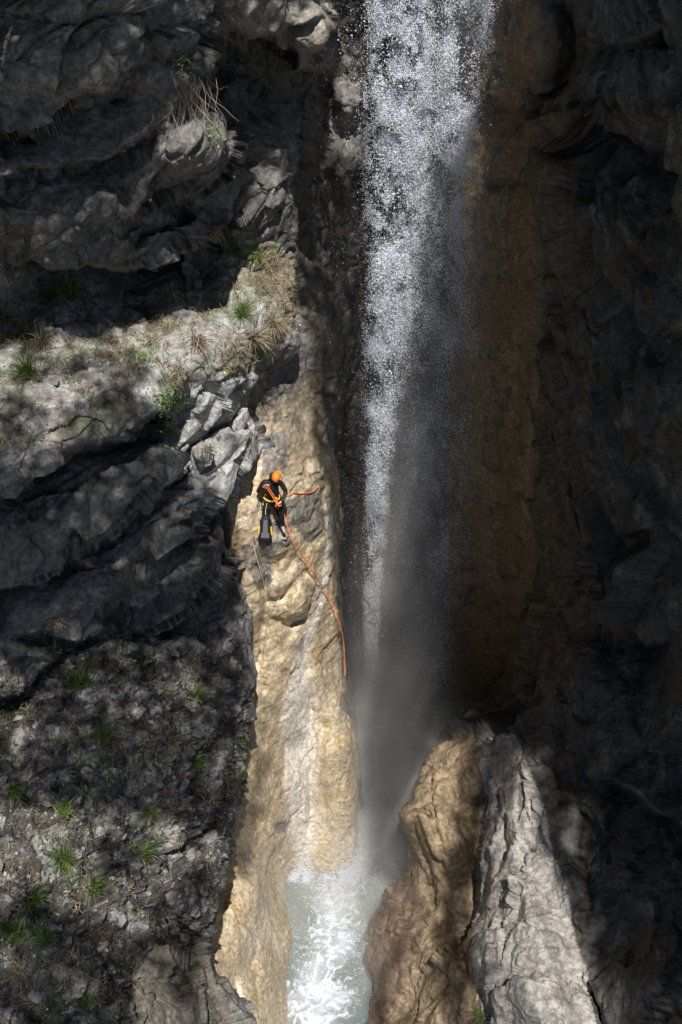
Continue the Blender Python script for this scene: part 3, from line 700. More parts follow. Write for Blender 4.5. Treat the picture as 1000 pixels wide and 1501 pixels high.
def fall_points():
    outP, outR = [], []
    N = 3400000
    z = rng.uniform(-1, 31, N); py0 = None
    # pixel row of the fall plane at this height
    d = np.stack([np.zeros(N), np.full(N, YF), z - CAM[2]], -1)
    t = d[:, 1] * CP - d[:, 2] * SP; py = 750.5 - F * (d[:, 1] * SP + d[:, 2] * CP) / t
    c1, w1, c2, w2 = fall_xy(py)
    s = rng.random(N)
    g = rng.normal(0, 1, N)
    wide = s >= .80
    px = np.where(wide, c1 + 35 + g * 78, c1 - w1 * 1.7 + rng.random(N) * (c2 + w2 * 1.7 - c1 + w1 * 1.7))
    x = (px - 500) / F * t
    dy = rng.normal(0, 1, N) * np.where(wide, .55, .26)
    P = np.stack([x, YF + dy, z], -1)
    W = P + np.stack([fbm(P * 1.3, 2, 201), fbm(P * 1.3 + 5, 2, 202), fbm(P * 1.3 + 11, 2, 203)], -1) * .35
    W[:, 2] *= .62; W[:, 1] *= .18
    n1 = fbm(W * 2.3, 3, 204, .65); n2 = ridged(W * 5.0, 3, 206, .65); n3 = fbm(W * .8, 2, 209)
    lv = 6.0 * n1 + 4.0 * n2 + 3.0 * n3
    qa, qb = np.percentile(lv[:200000], [16, 82]); v = sstep(qa, qb, lv) ** 1.7
    e1 = sstep(1.35, .55, np.abs(px - c1) / w1 + .75 * n3 + .55 * n1); e2 = sstep(1.35, .5, np.abs(px - c2) / w2 + .8 * n3 + .5 * n1)
    dens1 = (.66 * v + .02) * e1 * np.interp(py, [0, 500, 800, 950, 975, 1100], [1, .9, .75, .6, .06, .02])
    dens2 = (.55 * v + .012) * e2 * np.interp(py, [0, 190, 260, 500, 700, 950, 1100], [.95, .85, .5, .32, .2, .06, .01])
    dw = .05 * np.interp(py, [0, 950, 1100], [1, .6, .3]) * (1 + .8 * (px < c1)) * (.35 + 1.2 * v)
    pr = np.where(wide, dw, np.maximum(dens1, dens2))
    keep = rng.random(N) < pr * 1.15
    keep &= ~((px > 745) & (py > 0))
    P = P[keep]; r = rng.gamma(1.4, .0028, len(P)) + .0028
    r = np.where(wide[keep], r * .75, r)
    r = np.where(wide[keep], r, np.minimum(r, .0105)); r = np.clip(r, .003, .026)
    return P, r
FP, FR = fall_points()
# dense white cores behind the loose drops
kc = rng.choice(len(FP), 90000, replace=False)
vc = np.exp(6.0 * fbm(FP[kc] * np.array([2.3, .3, 1.4]), 2, 221, .6)) 
kpx, kpy, _ = proj(FP[kc]); k1, kw1, k2, kw2 = fall_xy(kpy)
kc = kc[(rng.random(len(kc)) < np.clip(vc * .45, 0, 1)) & ((np.abs(kpx - k1) < kw1 * .75) | ((np.abs(kpx - k2) < kw2 * .6) & (kpy < 230)))]
CPs = FP[kc] + rng.normal(0, .035, (len(kc), 3)) + np.array([0, .16, 0])
FP = np.concatenate([FP, CPs]); FR = np.concatenate([FR, rng.uniform(.010, .022, len(CPs))])
print('fall points', len(FP), round(time.time() - T0, 1))
# splashes where the trickle and the fall strike the pool
sp_, sr_ = [], []
for (x, y, r, n, hgt) in ((446, 1284, .13, 5000, .22), (430, 1288, .08, 1200, .1), (500, 1290, .28, 7000, .22), (522, 1272, .30, 9000, .35), (540, 1240, .40, 9000, .5), (556, 1190, .5, 9000, .7), (480, 1310, .3, 3000, .12), (495, 1360, .4, 3000, .10), (470, 1430, .5, 3000, .10)):
    rr_ = ray(x, y); c = CAM + rr_ * (CAM[2] / -rr_[2])
    q = c + rng.normal(0, 1, (n, 3)) * np.array([r, r, 0]); q[:, 2] = rng.exponential(hgt, n) * rng.random(n)
    ang = fbm(q * 5, 2, 231); k = rng.random(n) < sstep(-.3, .25, ang); sp_.append(q[k]); sr_.append(rng.gamma(1.5, .003, k.sum()) + .003)
splash = points_object('splash', np.concatenate(sp_), np.clip(np.concatenate(sr_), .003, .014), M_fall)
tag(splash, 'white splashes thrown up where the fall and the trickle strike the pool', 'splash', kind='stuff')
fall = points_object('waterfall', FP, FR, M_fall)
tag(fall, 'white waterfall of loose spray dropping past the climber into the pool', 'waterfall', kind='structure')
# ------------------------------------------------------------------ where sun reaches the gorge: added unseen slab and tree crowns, shaped to cast the shade
lit = [  # polygon in the picture, share of sun
 ([(455,0),(500,0),(496,90),(470,110),(445,100),(448,40)], .9), ([(340,5),(455,10),(455,60),(430,90),(380,60)], .45),
 ([(243,200),(300,165),(345,150),(352,215),(325,250),(290,290),(236,290),(232,240)], 1), ([(240,298),(282,300),(285,330),(230,352)], .8), ([(380,240),(430,230),(432,330),(380,320)], .7),
 ([(300,330),(432,320),(436,500),(395,560),(392,690),(330,720),(290,690),(262,640),(262,560),(230,540),(160,500),(60,440),(80,420),(200,440),(280,470),(290,400)], 1),
 ([(-60,400),(60,430),(140,480),(262,560),(262,620),(140,640),(-60,720)], .5),
 ([(200,650),(262,650),(280,690),(190,760),(120,780),(110,760)], .3), ([(200,745),(300,740),(290,790),(215,830)], .25), ([(330,700),(390,690),(355,740),(300,790)],.5),
 ([(-60,960),(60,960),(340,960),(365,1130),(330,1300),(300,1390),(200,1400),(190,1570),(-60,1570)], .40),
 ([(-60,1180),(100,1180),(260,1200),(300,1300),(250,1370),(-60,1400)], .56),
 ([(190,1380),(300,1390),(350,1501),(360,1570),(190,1570)], .5), ([(-60,1440),(190,1440),(190,1570),(-60,1570)], .3),
 ([(472,65),(545,65),(545,250),(484,250)], .7),
 ([(395,500),(440,450),(462,470),(472,560),(482,650),(480,740),(490,850),(505,1000),(530,1060),(530,1290),(600,1290),(590,1360),(545,1420),(540,1570),(300,1570),(300,1380),(345,1190),(380,1100),(352,900),(350,700),(395,700),(400,600)], 1),
 ([(448,420),(500,420),(500,690),(470,700),(452,600)], .4),
 ([(370,1040),(415,1020),(420,1090),(385,1180),(362,1160)], .6), ([(420,1060),(448,1060),(446,1092),(425,1095)], .55), ([(476,1040),(505,1050),(500,1075),(476,1070)], .6),
 ([(350,1000),(385,1000),(385,1200),(350,1240)], .5), ([(352,1150),(372,1150),(370,1290),(345,1290)], .3),
 ([(525,960),(600,1000),(620,1120),(570,1240),(530,1290),(528,1060)], .25),
 ([(635,1085),(690,1090),(690,1160),(665,1300),(650,1360),(640,1400),(655,1480),(680,1570),(560,1570),(600,1480),(570,1500),(556,1480),(575,1420),(590,1390),(610,1340),(600,1230),(580,1200),(600,1160)], .85),
 ([(692,1060),(766,1090),(764,1190),(735,1210),(708,1290),(698,1400),(698,1480),(640,1480),(632,1400),(646,1300),(668,1200),(680,1120)], 0),
 ([(545,1330),(600,1270),(610,1340),(560,1420),(540,1500),(530,1570),(528,1400)], .6),
 ([(766,1110),(780,1110),(792,1200),(800,1250),(830,1320),(858,1380),(880,1430),(912,1490),(935,1570),(720,1570),(690,1470),(693,1400),(700,1290),(722,1210),(745,1190)], 1),
]
GX, GY = np.meshgrid(np.arange(-56, 1050, 4.0), np.arange(-56, 1556, 4.0))
Lm = np.zeros(GX.shape)
for pl, v in lit: Lm = np.where(inpoly(GX, GY, pl), v, Lm)
gi = ((GX + 60) / CS).astype(int); gj = ((GY + 60) / CS).astype(int)
gid = IDX[np.clip(gj, 0, CH - 1), np.clip(gi, 0, CW - 1)]
okm = gid >= 0
VP = ALLP[gid[okm]]; VL = Lm[okm]
under = VP[:, 2] < 0
k_ = CAM[2] / np.maximum(CAM[2] - VP[:, 2], .1)
VP = np.where(under[:, None], CAM + (VP - CAM) * k_[:, None], VP)
# the water itself
wx = rng.integers(0, len(FP), 30000)
wp = FP[wx]; wpx, wpy, _ = proj(wp)
wl_ = inpoly(wpx, wpy, [(470,-80),(760,-80),(725,100),(705,180),(665,235),(632,290),(620,450),(606,550),(592,700),(580,850),(565,968),(500,968),(500,700),(470,300)]).astype(float)
sel = (wpx > 480) & (wpx < 740)
VP = np.concatenate([VP, wp[sel]]); VL = np.concatenate([VL, wl_[sel]])
ZC = CAM[2] + 6.0
kk = (ZC - VP[:, 2]) / SUN[2]
HX = VP[:, 0] + SUN[0] * kk; HY = VP[:, 1] + SUN[1] * kk
gs = .18
bx0, bx1, by0, by1 = HX.min() - 5, HX.max() + 7, HY.min() - 5, HY.max() + 2
nx = int((bx1 - bx0) / gs) + 1; ny = int((by1 - by0) / gs) + 1
num = np.zeros((ny, nx)); den = np.zeros((ny, nx))
wgt = np.where(VL > .8, 1.6, 1.0)
ii = ((HX - bx0) / gs).astype(int); jj = ((HY - by0) / gs).astype(int)
# only what stands first along each ray of the sun has a say
ka = (ZC - ALLP[::3, 2]) / SUN[2]
ai = ((ALLP[::3, 0] + SUN[0] * ka - bx0) / gs).astype(int); aj = ((ALLP[::3, 1] + SUN[1] * ka - by0) / gs).astype(int)
oka = (ai >= 0) & (ai < nx) & (aj >= 0) & (aj < ny)
near_ = np.full((ny, nx), 1e9); np.minimum.at(near_, (aj[oka], ai[oka]), ka[oka])
wgt = wgt * np.where(kk > near_[jj, ii] + 1.4, .05, 1)
np.add.at(num, (jj, ii), VL * wgt); np.add.at(den, (jj, ii), wgt)
nb = blur(num[..., None], 1)[..., 0]; db = blur(den[..., None], 1)[..., 0]
open_ = np.where(den > .1, num / np.maximum(den, 1e-6), np.where(db > .02, nb / np.maximum(db, 1e-6), 0.0))
print('canopy grid', nx, ny, 'x', bx0, bx1, 'y', by0, by1, round(time.time() - T0, 1))
# cells fully in shade: added blocking slab; cells partly in shade: blocking leaves
solid = (blur(open_, 1) < .05)
JJ, II = np.nonzero(solid)
cxs = bx0 + (II + .5) * gs; cys = by0 + (JJ + .5) * gs
def shade_slab_mesh():
    key = -np.ones((ny + 2, nx + 2), int); S = np.pad(solid, 1)
    V, Q = [], []
    vid = {}
    def v(i, j, top):
        k = (i, j, top)
        if k not in vid:
            vid[k] = len(V)
            x = bx0 + i * gs; y = by0 + j * gs
            n = math.sin(x * 1.7 + y) * .25 + math.sin(y * 2.3 - x * .7) * .2
            zz = ZC + (2.6 + n * 2 if top else n)
            V.append((x + SUN[0] / SUN[2] * (zz - ZC), y + SUN[1] / SUN[2] * (zz - ZC), zz))
        return vid[k]
    for j, i in zip(JJ, II):
        Q.append((v(i, j, 1), v(i + 1, j, 1), v(i + 1, j + 1, 1), v(i, j + 1, 1)))
        Q.append((v(i, j + 1, 0), v(i + 1, j + 1, 0), v(i + 1, j, 0), v(i, j, 0)))
        for (di, dj, a, b) in ((0, -1, (0, 0), (1, 0)), (1, 0, (1, 0), (1, 1)), (0, 1, (1, 1), (0, 1)), (-1, 0, (0, 1), (0, 0))):
            if not S[j + 1 + dj, i + 1 + di]:
                Q.append((v(i + a[0], j + a[1], 0), v(i + b[0], j + b[1], 0), v(i + b[0], j + b[1], 1), v(i + a[0], j + a[1], 1)))
    return np.array(V), np.array(Q)
RV, RQ = shade_slab_mesh()
rim = mesh_np('cliff_rim', RV, RQ, simple('mossy rim rock', (.12, .11, .09), .9, vary=.4, scale=1.5), smooth=False)  # added out of view, outline set by the shade it must cast
tag(rim, 'rocky wooded rim that roofs the gorge above the right wall', 'cliff rim', kind='structure')
part = (~solid)
J2, I2 = np.nonzero(part)
LP = []
cellx = bx0 + (I2 + .5) * gs; celly = by0 + (J2 + .5) * gs
pn = fbm(np.stack([cellx * .9, celly * .9, cellx * 0 + 3], -1), 3, 301) * .5 + .5
ov = open_[J2, I2]
cov = np.clip((np.clip(1 - ov, 0, 1) - pn) * 5 + .5, 0, 1) * (ov < .93)
cnt = np.floor(cov * 5 + rng.random(len(cov)) * (cov > .05)).astype(int)
rep = np.repeat(np.arange(len(cnt)), cnt)
lz = ZC + rng.uniform(-.6, 1.6, len(rep))
lx = cellx[rep] + rng.uniform(-.14, .14, len(rep)) + SUN[0] / SUN[2] * (lz - ZC); ly = celly[rep] + rng.uniform(-.14, .14, len(rep)) + SUN[1] / SUN[2] * (lz - ZC)
def leaf_quads(C, size, flat=.6):
    n = len(C)
    nrm = rng.normal(0, 1, (n, 3)) * flat + SUN; nrm /= np.linalg.norm(nrm, axis=1)[:, None]
    a = np.cross(nrm, rng.normal(0, 1, (n, 3))); a /= np.linalg.norm(a, axis=1)[:, None]
    b = np.cross(nrm, a)
    s = (size * rng.uniform(.7, 1.3, n))[:, None]
    V = np.stack([C - a * s, C - b * s * .5, C + a * s, C + b * s * .5], 1).reshape(-1, 3)
    return V, np.arange(4 * n).reshape(-1, 4)
M_leaf = simple('tree leaves', (.06, .10, .03), .6, vary=.4, scale=3)
M_bark = simple('bark', (.12, .09, .06), .9, vary=.4, scale=6, bump=.4)
def tube(pts, rads, ns=6, close=True):
    pts = np.array(pts, float); n = len(pts); rads = np.broadcast_to(rads, (n,))
    tan = np.gradient(pts, axis=0); tan /= np.linalg.norm(tan, axis=1)[:, None] + 1e-12
    up = np.array([0.31, .17, .93]); V = []
    for k in range(n):
        a = np.cross(tan[k], up); 
        if np.linalg.norm(a) < .05: a = np.cross(tan[k], [1, 0, 0])
        a /= np.linalg.norm(a); b = np.cross(tan[k], a)
        for j in range(ns):
            th = 2 * math.pi * j / ns; V.append(pts[k] + rads[k] * (a * math.cos(th) + b * math.sin(th)))
    Q = [(k * ns + j, k * ns + (j + 1) % ns, (k + 1) * ns + (j + 1) % ns, (k + 1) * ns + j) for k in range(n - 1) for j in range(ns)]
    return np.array(V), np.array(Q)
def merge(parts):
    V, Q, o = [], [], 0
    for v, q in parts: V.append(v); Q.append(q + o); o += len(v)
    return np.concatenate(V), np.concatenate(Q)
if len(lx):
    LC = np.stack([lx, ly, lz], -1)
    # share the blocking leaves out to five unseen trees, crowns shaped for shade
    roots = [(bx1 + .8, by0 + (by1 - by0) * f) for f in (.15, .5, .85)] + [(bx0 + (bx1 - bx0) * .7, by0 - .8), (bx0 + (bx1 - bx0) * .2, by0 - .8)]
    rr = np.array(roots)
    own = np.argmin((LC[:, None, 0] - rr[None, :, 0]) ** 2 + (LC[:, None, 1] - rr[None, :, 1]) ** 2, 1)
    for k, (x, y) in enumerate(roots):
        mm = own == k
        if mm.sum() < 5: continue
        e = bpy.data.objects.new('rim_tree', None); link(e); e.location = (x, y, ZC - 1.5)
        tag(e, ['spreading leafy tree on the wooded rim at its far end', 'broad leafy tree on the wooded rim halfway along', 'leaning leafy tree on the wooded rim above the fall', 'leafy tree on the near rim closest to the right wall', 'leafy tree on the near rim closest to the left wall'][k], 'tree', 'trees on the rim above the gorge')
        base = np.array([x, y, ZC - 1.5])
        V, Q = leaf_quads(LC[mm], .13)
        mesh_np('crown', V - base, Q, M_leaf, e, smooth=False)
        tv = [tube([(0, 0, -1.5), (.05, .1, 1.2), (0, 0, 3.2)], [.3, .24, .1], 8)]
        sel_ = LC[mm][rng.integers(0, mm.sum(), 10)]
        for q in sel_:
            tv.append(tube([(0, 0, 2.6), tuple((q - base) * .5 + np.array([0, 0, .8])), tuple(q - base)], [.09, .05, .015], 5))
        V, Q = merge(tv)
        mesh_np('trunk', V, Q, M_bark, e)
print('canopy', len(RQ), len(lx), round(time.time() - T0, 1))
#==STAGE3==
# ------------------------------------------------------------------ mist at the foot of the fall
m, nt, out = new_mat('mist')
N_ = nt.nodes; L_ = nt.links
tc = N_.new('ShaderNodeTexCoord'); sx = N_.new('ShaderNodeSeparateXYZ'); L_.new(tc.outputs['Object'], sx.inputs[0])
def mth(op, a, b=None, c=None):
    n = N_.new('ShaderNodeMath'); n.operation = op
    for k, v in enumerate((a, b, c)):
        if v is None: continue
        if isinstance(v, (int, float)): n.inputs[k].default_value = v
        else: L_.new(v, n.inputs[k])
    return n.outputs[0]
def gauss(sock, c, w):
    d = mth('DIVIDE', mth('SUBTRACT', sock, c), w); return mth('EXPONENT', mth('MULTIPLY', mth('MULTIPLY', d, d), -1.0))
gx = gauss(mth('SUBTRACT', sx.outputs[0], mth('MULTIPLY', sx.outputs[2], .05)), 1.05, .95); gy = gauss(sx.outputs[1], 25.0, 2.3)
lowz = mth('MULTIPLY', mth('EXPONENT', mth('DIVIDE', sx.outputs[2], -2.6)), MIST_LOW := 1.3)
hiz = mth('MULTIPLY', mth('EXPONENT', mth('DIVIDE', sx.outputs[2], -13.0)), MIST_HIGH := .20)
nz = N_.new('ShaderNodeTexNoise'); nz.inputs['Scale'].default_value = .75; nz.inputs['Detail'].default_value = 4; nz.inputs['Roughness'].default_value = .6; L_.new(tc.outputs['Object'], nz.inputs['Vector'])
nr = N_.new('ShaderNodeMapRange'); nr.inputs[1].default_value = .36; nr.inputs[2].default_value = .68; nr.inputs[3].default_value = .15; nr.inputs[4].default_value = 1.7; L_.new(nz.outputs['Fac'], nr.inputs[0])
ed_ = mth('MULTIPLY', mth('MULTIPLY', gx, gy), mth('ADD', lowz, hiz))
pool_ = mth('MULTIPLY', mth('MULTIPLY', gauss(sx.outputs[0], .5, 1.9), gauss(sx.outputs[1], 23.0, 4.0)), mth('MULTIPLY', mth('EXPONENT', mth('DIVIDE', sx.outputs[2], -1.3)), .55))
ed_ = mth('ADD', ed_, pool_)
vs_ = N_.new('ShaderNodeVolumeScatter'); vs_.inputs['Color'].default_value = (.86, .89, .95, 1); vs_.inputs['Anisotropy'].default_value = .1
L_.new(mth('MULTIPLY', ed_, nr.outputs[0]), vs_.inputs['Density']); L_.new(vs_.outputs[0], out.inputs['Volume'])
xs = [-1.7, 4.4]; ys_ = [15.5, 27.6]; zs = [-.1, 25]
V = np.array([(x, y, z) for x in xs for y in ys_ for z in zs], float)
Q = np.array([(0, 1, 3, 2), (4, 6, 7, 5), (0, 4, 5, 1), (2, 3, 7, 6), (0, 2, 6, 4), (1, 5, 7, 3)])
mist = mesh_np('mist', V, Q, m, smooth=False)
tag(mist, 'pale drifting spray mist round the foot of the waterfall', 'mist', kind='stuff')
# ------------------------------------------------------------------ loose rock on the terrace
def blob(nv=1, flat=.5, seed=0, cuts=7):
    """small angular stone: points on an uneven ball, flattened"""
    r = np.random.default_rng(seed)
    t = (1 + 5 ** .5) / 2
    v = np.array([(-1,t,0),(1,t,0),(-1,-t,0),(1,-t,0),(0,-1,t),(0,1,t),(0,-1,-t),(0,1,-t),(t,0,-1),(t,0,1),(-t,0,-1),(-t,0,1)], float)
    f = np.array([(0,11,5),(0,5,1),(0,1,7),(0,7,10),(0,10,11),(1,5,9),(5,11,4),(11,10,2),(10,7,6),(7,1,8),(3,9,4),(3,4,2),(3,2,6),(3,6,8),(3,8,9),(4,9,5),(2,4,11),(6,2,10),(8,6,7),(9,8,1)])
    v /= np.linalg.norm(v, axis=1)[:, None]
    for _ in range(cuts):
        n = r.normal(0, 1, 3); n /= np.linalg.norm(n); d = v @ n
        v = v - np.maximum(d - r.uniform(.35, .7), 0)[:, None] * n
    v *= r.uniform(.7, 1.25, (1, 3)) * np.array([1, 1, flat])
    return v, f
M_stone = simple('pale loose stone', (.27, .265, .26), .85, vary=.35, scale=9, bump=.6)
M_stone2 = simple('grey loose stone', (.14, .135, .13), .85, vary=.35, scale=9, bump=.6)
rub_mat = rock_mat('rubble', 1.5, .01)
def frame_of(n, spin):
    n = n / np.linalg.norm(n); a = np.cross(n, [math.cos(spin), math.sin(spin), .13]); a /= np.linalg.norm(a)
    return np.stack([a, np.cross(n, a), n], 1)
def hits(poly, n, dens=None):
    """random rock points seen inside a picture polygon"""
    pa = np.array(poly, float); x0, y0 = pa.min(0); x1, y1 = pa.max(0)
    X = rng.uniform(x0, x1, n * 3); Y = rng.uniform(y0, y1, n * 3); mk = inpoly(X, Y, poly)
    X, Y = X[mk], Y[mk]
    i = np.clip(((X + 60) / CS).astype(int), 0, CW - 1); j = np.clip(((Y + 60) / CS).astype(int), 0, CH - 1)
    g = IDX[j, i]; g = g[g >= 0]
    P, Nn = ALLP[g], ALLN[g]
    if dens is not None:
        k = rng.random(len(P)) < dens(P); P, Nn = P[k], Nn[k]
    return P[:n], Nn[:n]
TERR = [(-40,1010),(60,975),(170,950),(260,945),(345,950),(365,1100),(335,1200),(290,1350),(190,1390),(180,1540),(-40,1540)]
LEDGE = [(-40,420),(60,425),(200,430),(300,400),(340,345),(400,360),(428,400),(425,480),(385,530),(300,550),(262,565),(200,600),(100,630),(-40,680)]
stones = [mesh_np('stone', *blob(1, f, k), M_stone if k % 2 else M_stone2, left, smooth=False) for k, f in enumerate((.45, .6, .35, .7, .5, .4))]
P, Nn = hits(TERR, 120)
P2, N2 = hits(LEDGE, 22); P = np.concatenate([P, P2]); Nn = np.concatenate([Nn, N2])
for k, (p, n) in enumerate(zip(P, Nn)):
    if k < 6: o = stones[k]
    else:
        o = stones[k % 6].copy(); link(o, left)
    s = rng.uniform(.06, .12) * (1 + (rng.random() < .15) * .9)
    R = frame_of(n + rng.normal(0, .25, 3), rng.uniform(0, 6))
    o.matrix_local = Matrix.Translation(Vector(p + n * s * .12)) @ Matrix(R.tolist()).to_4x4() @ Matrix.Diagonal((s, s, s, 1))
def scatter_rubble(poly, n, smin, smax, name, dens=None):
    P, Nn = hits(poly, n, dens)
    base = [blob(1, f, 20 + k) for k, f in enumerate((.3, .4, .25, .5))]
    Vs, Qs, Cs, off = [], [], [], 0
    for k, (p, nn) in enumerate(zip(P, Nn)):
        v, f = base[k % 4]
        s = smin + (smax - smin) * rng.random() ** 2.5
        R = frame_of(nn + rng.normal(0, .45, 3), rng.uniform(0, 6))
        Vs.append((v * s) @ R.T + p); Qs.append(f + off); off += len(v)
        g = rng.choice([.06, .10, .16, .26, .38], p=[.25, .25, .25, .17, .08]) * rng.uniform(.8, 1.2); w = rng.uniform(0, .12)
        Cs.append(np.tile([g, g * (1 - w * .5), g * (1 - w), 0.1], (len(v), 1)))
    o = mesh_np(name, np.concatenate(Vs), np.concatenate(Qs), rub_mat, left, smooth=False, col=np.concatenate(Cs))
    o['kind'] = 'stuff'
scatter_rubble(TERR, 5200, .018, .07, 'rubble')
scatter_rubble(LEDGE, 1500, .012, .04, 'rubble', lambda P: sstep(-.1, .3, fbm(P * 1.2, 2, 401)))
# ------------------------------------------------------------------ grass
UPV = np.array([0, 0, 1.0])
def blades(P, Nn, n_each, length, width, spread, droop, col, r=None, base=.05):
    """curved tapering blades; P are roots"""
    P = np.repeat(P, n_each, 0); Nn = np.repeat(Nn, n_each, 0); n = len(P)
    P = P + rng.normal(0, base, (n, 3)) * (1 - .0)
    d = UPV * .75 + Nn * .5 + rng.normal(0, spread, (n, 3)); d /= np.linalg.norm(d, axis=1)[:, None]
    L = length * rng.uniform(.5, 1.25, n)
    side = np.cross(d, rng.normal(0, 1, (n, 3))); side /= np.linalg.norm(side, axis=1)[:, None] + 1e-9
    K = 4; rows = []
    pos = P - d * .02; dd = d.copy(); dr = droop * rng.uniform(.5, 1.5, n)
    for k in range(K + 1):
        w = width * (1 - k / K) ** .7 + .0006
        rows.append(pos - side * w); rows.append(pos + side * w)
        pos = pos + dd * (L / K)[:, None]; dd = dd - UPV * dr[:, None]; dd /= np.linalg.norm(dd, axis=1)[:, None]
    V = np.stack(rows, 1).reshape(-1, 3)
    b = np.arange(n)[:, None, None] * (2 * (K + 1)); q = np.array([(2 * k, 2 * k + 1, 2 * k + 3, 2 * k + 2) for k in range(K)])[None]
    Q = (b + q).reshape(-1, 4)
    c = np.array(col)[rng.integers(0, len(col), n)] * rng.uniform(.7, 1.3, (n, 1))
    C = np.repeat(np.concatenate([c, np.full((n, 1), .3)], 1), 2 * (K + 1), 0)
    return V, Q, C
m, nt, out = new_mat('grass blades')
b = nt.nodes.new('ShaderNodeBsdfPrincipled'); a_ = nt.nodes.new('ShaderNodeAttribute'); a_.attribute_name = 'Col'
b.inputs['Roughness'].default_value = .55; tl = nt.nodes.new('ShaderNodeBsdfTranslucent'); ms = nt.nodes.new('ShaderNodeMixShader'); ms.inputs[0].default_value = .35
nt.links.new(a_.outputs['Color'], b.inputs['Base Color']); nt.links.new(a_.outputs['Color'], tl.inputs[0]); nt.links.new(b.outputs[0], ms.inputs[1]); nt.links.new(tl.outputs[0], ms.inputs[2]); nt.links.new(ms.outputs[0], out.inputs[0])
M_grass = m
STRAW = [(.38, .32, .21), (.30, .24, .15), (.46, .42, .31), (.20, .15, .09)]
GREEN = [(.10, .20, .03), (.15, .26, .05), (.08, .15, .03), (.24, .28, .08)]
# dead matted grass nobody could count
parts = []
for poly, n, ln in ((LEDGE, 1500, .20), (TERR, 1500, .18), ([(385,375),(432,385),(430,480),(395,520),(370,470)], 160, .22), ([(200,480),(262,520),(262,560),(200,600),(120,600),(60,560)], 160, .25)):
    P, Nn = hits(poly, n, lambda P: sstep(-.05, .35, fbm(P * 1.3, 3, 411)) + .05)
    parts.append(blades(P, Nn, 7, ln * 1.25, .0065, .6, .45, STRAW, base=.05))
off = 0; Vs, Qs, Cs = [], [], []
for poly, n in ((TERR, 620), (LEDGE, 380)):
    P, Nn = hits(poly, n, lambda P: sstep(.05, .3, fbm(P * 1.1 + 71, 4, 52)))
    parts.append(blades(P, Nn, 9, .16, .006, .5, .35, GREEN, base=.05))
for v, q, c in parts: Vs.append(v); Qs.append(q + off); Cs.append(c); off += len(v)
o = mesh_np('grass', np.concatenate(Vs), np.concatenate(Qs), M_grass, smooth=False, col=np.concatenate(Cs))
tag(o, 'thin dead straw coloured grass matted over the ledge and terrace', 'grass', kind='stuff')
tufts = [  # px, py, size, kind, label
 (75,428,.30,'g','short dark green grass tuft at the back of the ledge beside a longer arching one'),
 (103,428,.46,'g','arching pale green grass tuft at the back of the ledge under the big overhang'),
 (352,452,.34,'g','bright green grass tuft on the sunlit end of the ledge above the pale outcrop'),
 (347,362,.30,'g','yellow green grass tuft at the upper corner of the sunlit ledge'),
 (374,366,.26,'g','small green grass tuft beside the ochre edge of the sunlit ledge'),
 (42,545,.46,'g','wide dark green grass clump in the shaded left part of the ledge'),
 (116,1000,.50,'g','big green grass tuft at the upper edge of the lower terrace'),
 (150,1078,.34,'g','dark green grass tuft hanging just below the biggest tuft of the terrace'),
 (285,1058,.36,'g','bright green grass tuft on pale dead stalks in the upper right of the terrace'),
 (287,1012,.26,'g','small green grass tuft highest on the right side of the terrace'),
 (284,1110,.30,'g','dark green grass tuft in deep shade in the middle of the terrace'),
 (217,1182,.24,'g','small lone yellow green grass tuft in the middle of the terrace'),
 (210,1246,.30,'g','green grass tuft beside the pale rock flakes of the terrace'),
 (91,1250,.42,'g','tall green grass tuft below the pale dead stump of twigs'),
 (141,1296,.38,'g','broad bright green grass tuft in sun on the lower terrace'),
 (50,1308,.46,'g','large green grass tuft in sun near the lower left of the terrace'),
 (24,1362,.32,'g','thin green grass tuft lowest of those along the terrace left side'),
 (66,1372,.34,'g','dark green grass tuft just under the largest sunlit tuft'),
 (16,1155,.30,'g','dark green grass tuft at the far left rim of the terrace'),
 (90,1185,.24,'g','tiny dim green grass tuft above the tall tuft of the terrace'),
 (128,1465,.22,'g','small green grass tuft at the very bottom of the terrace'),
 (288,497,.36,'s','fan of straw coloured grass in the middle of the sunlit ledge'),
 (372,490,.40,'s','straw coloured grass hanging over the edge of the ledge above the dark gap'),
 (398,470,.36,'s','bleached grass bundle drooping beside the ochre rock'),
 (243,622,.40,'s','dry brown grass tuft capping the block under the leafy shrub'),
 (80,905,.28,'s','pale dry grass tuft on the dark boulder above the terrace'),
 (305,655,.16,'s','tiny dry tuft in the crack of the pale outcrop'),
 (308,335,.20,'s','small pale hanging tuft under the lit knob of rock'),
 (175,440,.30,'s','reddish dry grass tuft at the back of the ledge near yellow flowers'),
 (710,1478,.26,'g','small pale green tuft in the gully of the sunlit spur'),
 (60,500,.34,'s','faded grass clump in dappled light on the left of the ledge'),
 (8,462,.34,'s','straw grass clump at the far left of the ledge'),
 (250,1085,.32,'s','dry grass spray left of the upper right green tuft'),
 (30,1420,.34,'s','rust brown dry grass at the lower left of the terrace'),
]
for px, py, s, kd, lb in tufts:
    p, n = hit(px, py + 8)
    if p is None: continue
    V, Q, C = blades(np.zeros((1, 3)), n[None], int(80 + 120 * s), s * 1.4, .0095, .42, .3 if kd == 'g' else .42, GREEN if kd == 'g' else STRAW, base=.045)
    if kd == 'g':   # dead blades round the foot
        V2, Q2, C2 = blades(np.zeros((1, 3)), n[None], 34, s * 1.1, .006, .6, .5, STRAW, base=.06)
        V, Q, C = np.concatenate([V, V2]), np.concatenate([Q, Q2 + len(V)]), np.concatenate([C, C2])
    o = mesh_np('grass_tuft', V, Q, M_grass, smooth=False, col=C); o.location = p
    tag(o, lb, 'grass tuft', 'grass tufts on the rock')
